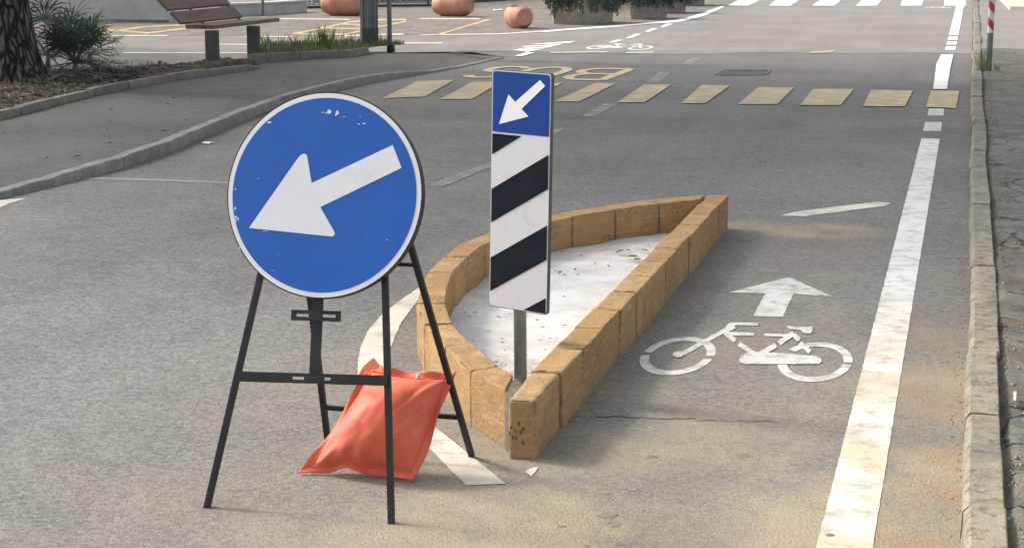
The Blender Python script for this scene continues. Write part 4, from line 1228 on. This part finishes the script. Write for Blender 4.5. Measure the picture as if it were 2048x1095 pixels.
# ------------------------------------------------------------------ PLANTERS
def planter(label, c, d1, l1, l2, h, seed, cover):
    rnd = random.Random(seed)
    d1 = Vector(d1).normalized(); d2 = Vector((-d1.y, d1.x, 0))
    o = empty('planter', c, label, 'planter', 'ivy hung concrete planters along the street')
    bm = bmesh.new(); ch = .06
    def outline(g, z):
        L1, L2 = l1, l2
        P = [(ch, 0), (L1-ch, 0), (L1, ch), (L1, L2-ch), (L1-ch, L2), (ch, L2), (0, L2-ch), (0, ch)]
        mid = (L1/2, L2/2)
        return [bm.verts.new(c+d1*(mid[0]+(p[0]-mid[0])*g)+d2*(mid[1]+(p[1]-mid[1])*g)+Vector((0, 0, z))) for p in P]
    rs = [outline(.93, .0), outline(.95, .06), outline(1.0, h-.08), outline(1.03, h-.07), outline(1.03, h), outline(.90, h), outline(.88, h-.12)]
    for a_, b_ in zip(rs, rs[1:]):
        for k in range(8): bm.faces.new([a_[k], a_[(k+1) % 8], b_[(k+1) % 8], b_[k]])
    bm.faces.new(rs[0][::-1]); bm.faces.new(rs[-1])
    link('box', bm, M['concrete'], o)
    bm = bmesh.new()
    sides = [(Vector(c), d1, l1, -d2), (Vector(c), d2, l2, -d1), (Vector(c)+d1*l1, d2, l2, d1), (Vector(c)+d2*l2, d1, l1, d2)]
    for (s0, dd, L, nn) in sides:
        for k in range(int(34*L*cover)):
            u = rnd.uniform(-.05, L+.05); z = h+.05; hang = rnd.uniform(.15, .95)*h*(.6+.5*mnoise.noise(Vector((u*3, seed, L))))
            q = s0+dd*u+nn*.05
            while z > h-hang:
                for m in range(2):
                    p = q+Vector((rnd.uniform(-.035, .035), rnd.uniform(-.035, .035), z))+nn*rnd.uniform(0, .06)
                    a = Vector((rnd.uniform(-1, 1), rnd.uniform(-1, 1), -.8)).normalized(); b = a.orthogonal().normalized(); s = rnd.uniform(.022, .042)
                    quad(bm, [p-a*s, p+b*s*.7, p+a*s, p-b*s*.7])
                z -= .045
    for k in range(int(700*l1*l2)):
        p = Vector(c)+d1*rnd.uniform(0, l1)+d2*rnd.uniform(0, l2)+Vector((0, 0, h+rnd.uniform(-.05, .38)))
        a = Vector((rnd.uniform(-1, 1), rnd.uniform(-1, 1), rnd.uniform(-1, 1))).normalized(); b = a.orthogonal().normalized(); s = rnd.uniform(.03, .06)
        quad(bm, [p-a*s, p+b*s*.7, p+a*s, p-b*s*.7])
    link('ivy', bm, M['ivy'], o)
    return o
pc = G(1167, 51); pr = G(1231, 45)
dd = (pr-pc).normalized()
planter('nearest ivy planter, its pale bare concrete corner showing on two sides', pc, dd, (pr-pc).length, .78, .56, 1, 1.1)
pc = G(1263, 40); planter('second ivy planter with rounded front, thickly hung along its left edge', pc, (.72, .69, 0), 1.0, .8, .56, 2, 1.9)
pc = G(1322, 28); planter('third planter almost smothered in dark ivy, just behind the rounded one', pc, (.6, .8, 0), .9, .8, .55, 3, 3.6)
pc = G(1360, 13); planter('farthest planter covered in dark ivy beside the white crosswalk', pc, (.6, .8, 0), 1.0, .8, .55, 4, 3.6)

# ------------------------------------------------------------------ BACKGROUND WALLS AND FENCE
wl = empty('boundary_wall', (-19, 34.2, 0), 'tall pale blue-grey rendered wall behind the palms and bench', 'wall')
bm = bmesh.new(); prism(bm, [(-34, 34.05), (-16.3, 33.95), (-16.2, 34.25), (-34, 34.35)], 0, 2.6); link('render', bm, M['wallwhite'], wl)
bm = bmesh.new(); prism(bm, [(-34, 33.98), (-16.22, 33.88), (-16.22, 33.97), (-34, 34.07)], 0, .06); link('plinth', bm, M['kerbBed'], wl)
lw = empty('parapet_wall', (-15.8, 37.8, 0), 'low pale parapet with a painted top rail right of the bench', 'wall')
A, B_, Cc = G(440, 35), G(535, 31), G(612, 25)
bm = bmesh.new()
for a, b in ((A, B_), (B_, Cc)):
    d = (b-a).normalized(); n = Vector((-d.y, d.x, 0)); prism(bm, [a+d*.01, b, b+n*.2, a+d*.01+n*.2], 0, .265)
link('render', bm, M['wallwhite'], lw)
bm = bmesh.new()
for a, b in ((A, B_), (B_, Cc+(Cc-B_).normalized()*.15)):
    d = (b-a).normalized(); n = Vector((-d.y, d.x, 0)); prism(bm, [a-n*.05+d*.012, b-n*.05, b+n*.24, a+n*.24+d*.012], .267, .305)
link('top_rail', bm, M['coping'], lw)
bm = bmesh.new()
p = G(526, 33); prism(bm, ngon(p.x, p.y, .035, 8), 0, 1.1); link('post', bm, M['lamppaint'], lw)
bm = bmesh.new(); p = G(611, 25); prism(bm, ngon(p.x, p.y+.05, .03, 8), .0, 1.1); link('post', bm, M['coping'], lw)
fe = empty('wire_fence', (-13.7, 44.2, 0), 'grey wire mesh fence on a dark base rail behind the terracotta barrels', 'fence')
fpts = [G(600, 18.5), G(748, 15), G(860, 14), G(905, 9.5), G(960, 5.5), G(1075, -1)]
bm = bmesh.new(); wi = bmesh.new()
for a, b in zip(fpts, fpts[1:]):
    d = (b-a).normalized(); n = Vector((-d.y, d.x, 0))
    prism(bm, [a+d*.004, b-d*.004, b-d*.004+n*.1, a+d*.004+n*.1], 0, .07)
    L = (b-a).length
    for k in range(int(L/.14)+1):
        q = a+d*(k*.14)+n*.05; bar(wi, q+Vector((0, 0, .08)), q+d*.10+Vector((0, 0, 1.15)), .018, .012, (0, -1, 0))
        bar(wi, q+Vector((0, 0.004, .08)), q-d*.10+Vector((0, 0.004, 1.15)), .018, .012, (0, -1, 0))
    for z in (.11, .45, .8, 1.12): bar(wi, a+n*.05+Vector((0, 0, z)), b+n*.05+Vector((0, 0, z)), .02, .03, (0, 0, 1))
    po = bmesh.new(); prism(po, ngon(a.x+n.x*.05, a.y+n.y*.05, .03, 8), 0, 1.2); link('post', po, M['fencebase'], fe)
link('base_rail', bm, M['fencebase'], fe); link('wire_mesh', wi, M['mesh'], fe)
# rough ground strip behind it (dark wall base)
hb = empty('hedge', (-14, 52, 0), 'dark clipped hedge standing behind the wire fence', 'hedge')
bm = bmesh.new()
a, b = Vector((-17.5, 45.2, 0)), Vector((-12.0, 52.5, 0)); d = (b-a)
for k in range(6000):
    p = a+d*random.random()+Vector((random.uniform(-.4, .4), random.uniform(-.4, .4)+.6, random.uniform(0, 1.3)))
    u = Vector((random.uniform(-1, 1), random.uniform(-1, 1), random.uniform(-1, 1))).normalized(); w = u.orthogonal().normalized(); s = random.uniform(.05, .09)
    quad(bm, [p-u*s, p+w*s*.6, p+u*s, p-w*s*.6])
link('foliage', bm, M['ivy'], hb)

# ------------------------------------------------------------------ SMALL THINGS
def paper(label, px, py, z, s, seed):
    rnd = random.Random(seed); p = G(px, py, z); bm = bmesh.new(); n = 6; g = []
    for i in range(n+1):
        r = []
        for j in range(n+1):
            q = Vector((i/n-.5, j/n-.5, 0))
            r.append(bm.verts.new(p+Vector((q.x*s*1.6, q.y*s*2.2, .004+s*.35*abs(mnoise.noise(q*3+Vector((seed, 0, 0))))))))
        g.append(r)
    for a_, b_ in zip(g, g[1:]):
        for j in range(n): bm.faces.new([a_[j], a_[j+1], b_[j+1], b_[j]])
    tag(link('paper_scrap', bm, M['paper'], None, True), label, 'litter', 'scraps of litter')
paper('crumpled white paper scrap on the road below the left kerb', 415, 287, .002, .05, 2)
paper('white paper scrap on the stone plaza between two terracotta barrels', 996, 21, .012, .13, 5)
gc = G(1487, 146); gr_ = empty('drain_grate', (gc.x, gc.y, .005), 'iron drain grate set flush in the grey road before the yellow crossing', 'drain grate')
q = [G(1445, 141.5), G(1540, 141.5), G(1530, 151), G(1432, 151)]
bm = bmesh.new()
for i in range(4):
    a, b = q[i], q[(i+1) % 4]; d = (b-a).normalized(); bar(bm, a+d*.03+Vector((0, 0, .006)), b-d*.03+Vector((0, 0, .006)), .045, .008, (0, 0, 1))
link('frame', bm, M['iron'], gr_)
bm = bmesh.new()
for k in range(1, 14):
    t = k/14; bar(bm, q[0].lerp(q[1], t)+Vector((0, -.04, .004)), q[3].lerp(q[2], t)+Vector((0, .04, .004)), .016, .006, (0, 0, 1))
link('grate_bars', bm, M['iron'], gr_)
# rubble along the right pavement edge, grit on the road
bm = bmesh.new()
def pebble(bm, p, s, rnd):
    vs = [bm.verts.new(Vector(p)+Vector((rnd.uniform(.6, 1)*x*s, rnd.uniform(.6, 1)*y*s, rnd.uniform(.5, .9)*z*s))) for x, y, z in ((1,0,0),(-1,0,0),(0,1,0),(0,-1,0),(0,0,1),(0,0,-.6))]
    for t in ((0,2,4),(2,1,4),(1,3,4),(3,0,4),(2,0,5),(1,2,5),(3,1,5),(0,3,5)): bm.faces.new([vs[i] for i in t])
for k in range(420):
    y = 4.6+rnd.random()**1.6*14; x = .18+abs(rnd.gauss(0, .10))
    pebble(bm, (x, y, .085), rnd.uniform(.003, .014), rnd)
for k in range(420):
    y = 4.4+rnd.random()*7; pebble(bm, (rnd.uniform(-3.6, .03), y, .002), rnd.uniform(.0015, .004), rnd)
for k in range(160):
    y = 4.4+rnd.random()*6; pebble(bm, (.04-abs(rnd.gauss(0, .03)), y, .002), rnd.uniform(.002, .006), rnd)
tag(link('gravel', bm, M['grit']), 'loose grit and crumbs of asphalt along the right kerb', 'grit', None, 'stuff')
bm = bmesh.new(); p = G(2028, 800, .10)
bar(bm, p+Vector((0, -.06, .012)), p+Vector((.004, .06, .014)), .010, .008, (0, 0, 1))
tag(link('wood_splinter', bm, M['step']), 'pale wood splinter lying on the broken right pavement', 'litter')

# ------------------------------------------------------------------ CAMERA, LIGHT
cam = bpy.data.cameras.new('camera'); co = bpy.data.objects.new('camera', cam); C.objects.link(co)
cam.sensor_width = 36; cam.lens = 36*F/2048; cam.clip_end = 2000; cam.clip_start = .05
co.location = (0, 0, H); co.rotation_euler = (PI/2-PITCH, 0, YAW)
scene.camera = co
EL, AZ = math.radians(40), math.atan2(-.975, .20)     # azimuth measured from +Y towards +X
sunv = Vector((math.sin(AZ)*math.cos(EL), math.cos(AZ)*math.cos(EL), math.sin(EL)))
sl = bpy.data.lights.new('sun', 'SUN'); sl.energy = 1.65; sl.angle = math.radians(9.0); sl.color = (1, .90, .76)
so = bpy.data.objects.new('sun', sl); C.objects.link(so); so.rotation_euler = (-sunv).to_track_quat('-Z', 'Y').to_euler()
so.location = (-20, 5, 20)
w = bpy.data.worlds.new('World'); scene.world = w; w.use_nodes = True
nt = w.node_tree; sk = nt.nodes.new('ShaderNodeTexSky'); sk.sky_type = 'NISHITA'; sk.sun_disc = False
sk.sun_elevation = EL; sk.sun_rotation = AZ; sk.air_density = 1.0; sk.dust_density = 4.0; sk.ozone_density = .6
bg = nt.nodes['Background']; hs = nt.nodes.new('ShaderNodeHueSaturation'); hs.inputs['Saturation'].default_value = .30; nt.links.new(sk.outputs[0], hs.inputs['Color']); nt.links.new(hs.outputs[0], bg.inputs[0]); bg.inputs[1].default_value = .15
scene.view_settings.view_transform = 'Standard'; scene.view_settings.look = 'None'; scene.view_settings.gamma = 1
scene.view_settings.exposure = .93
scene.cycles.max_bounces = 6
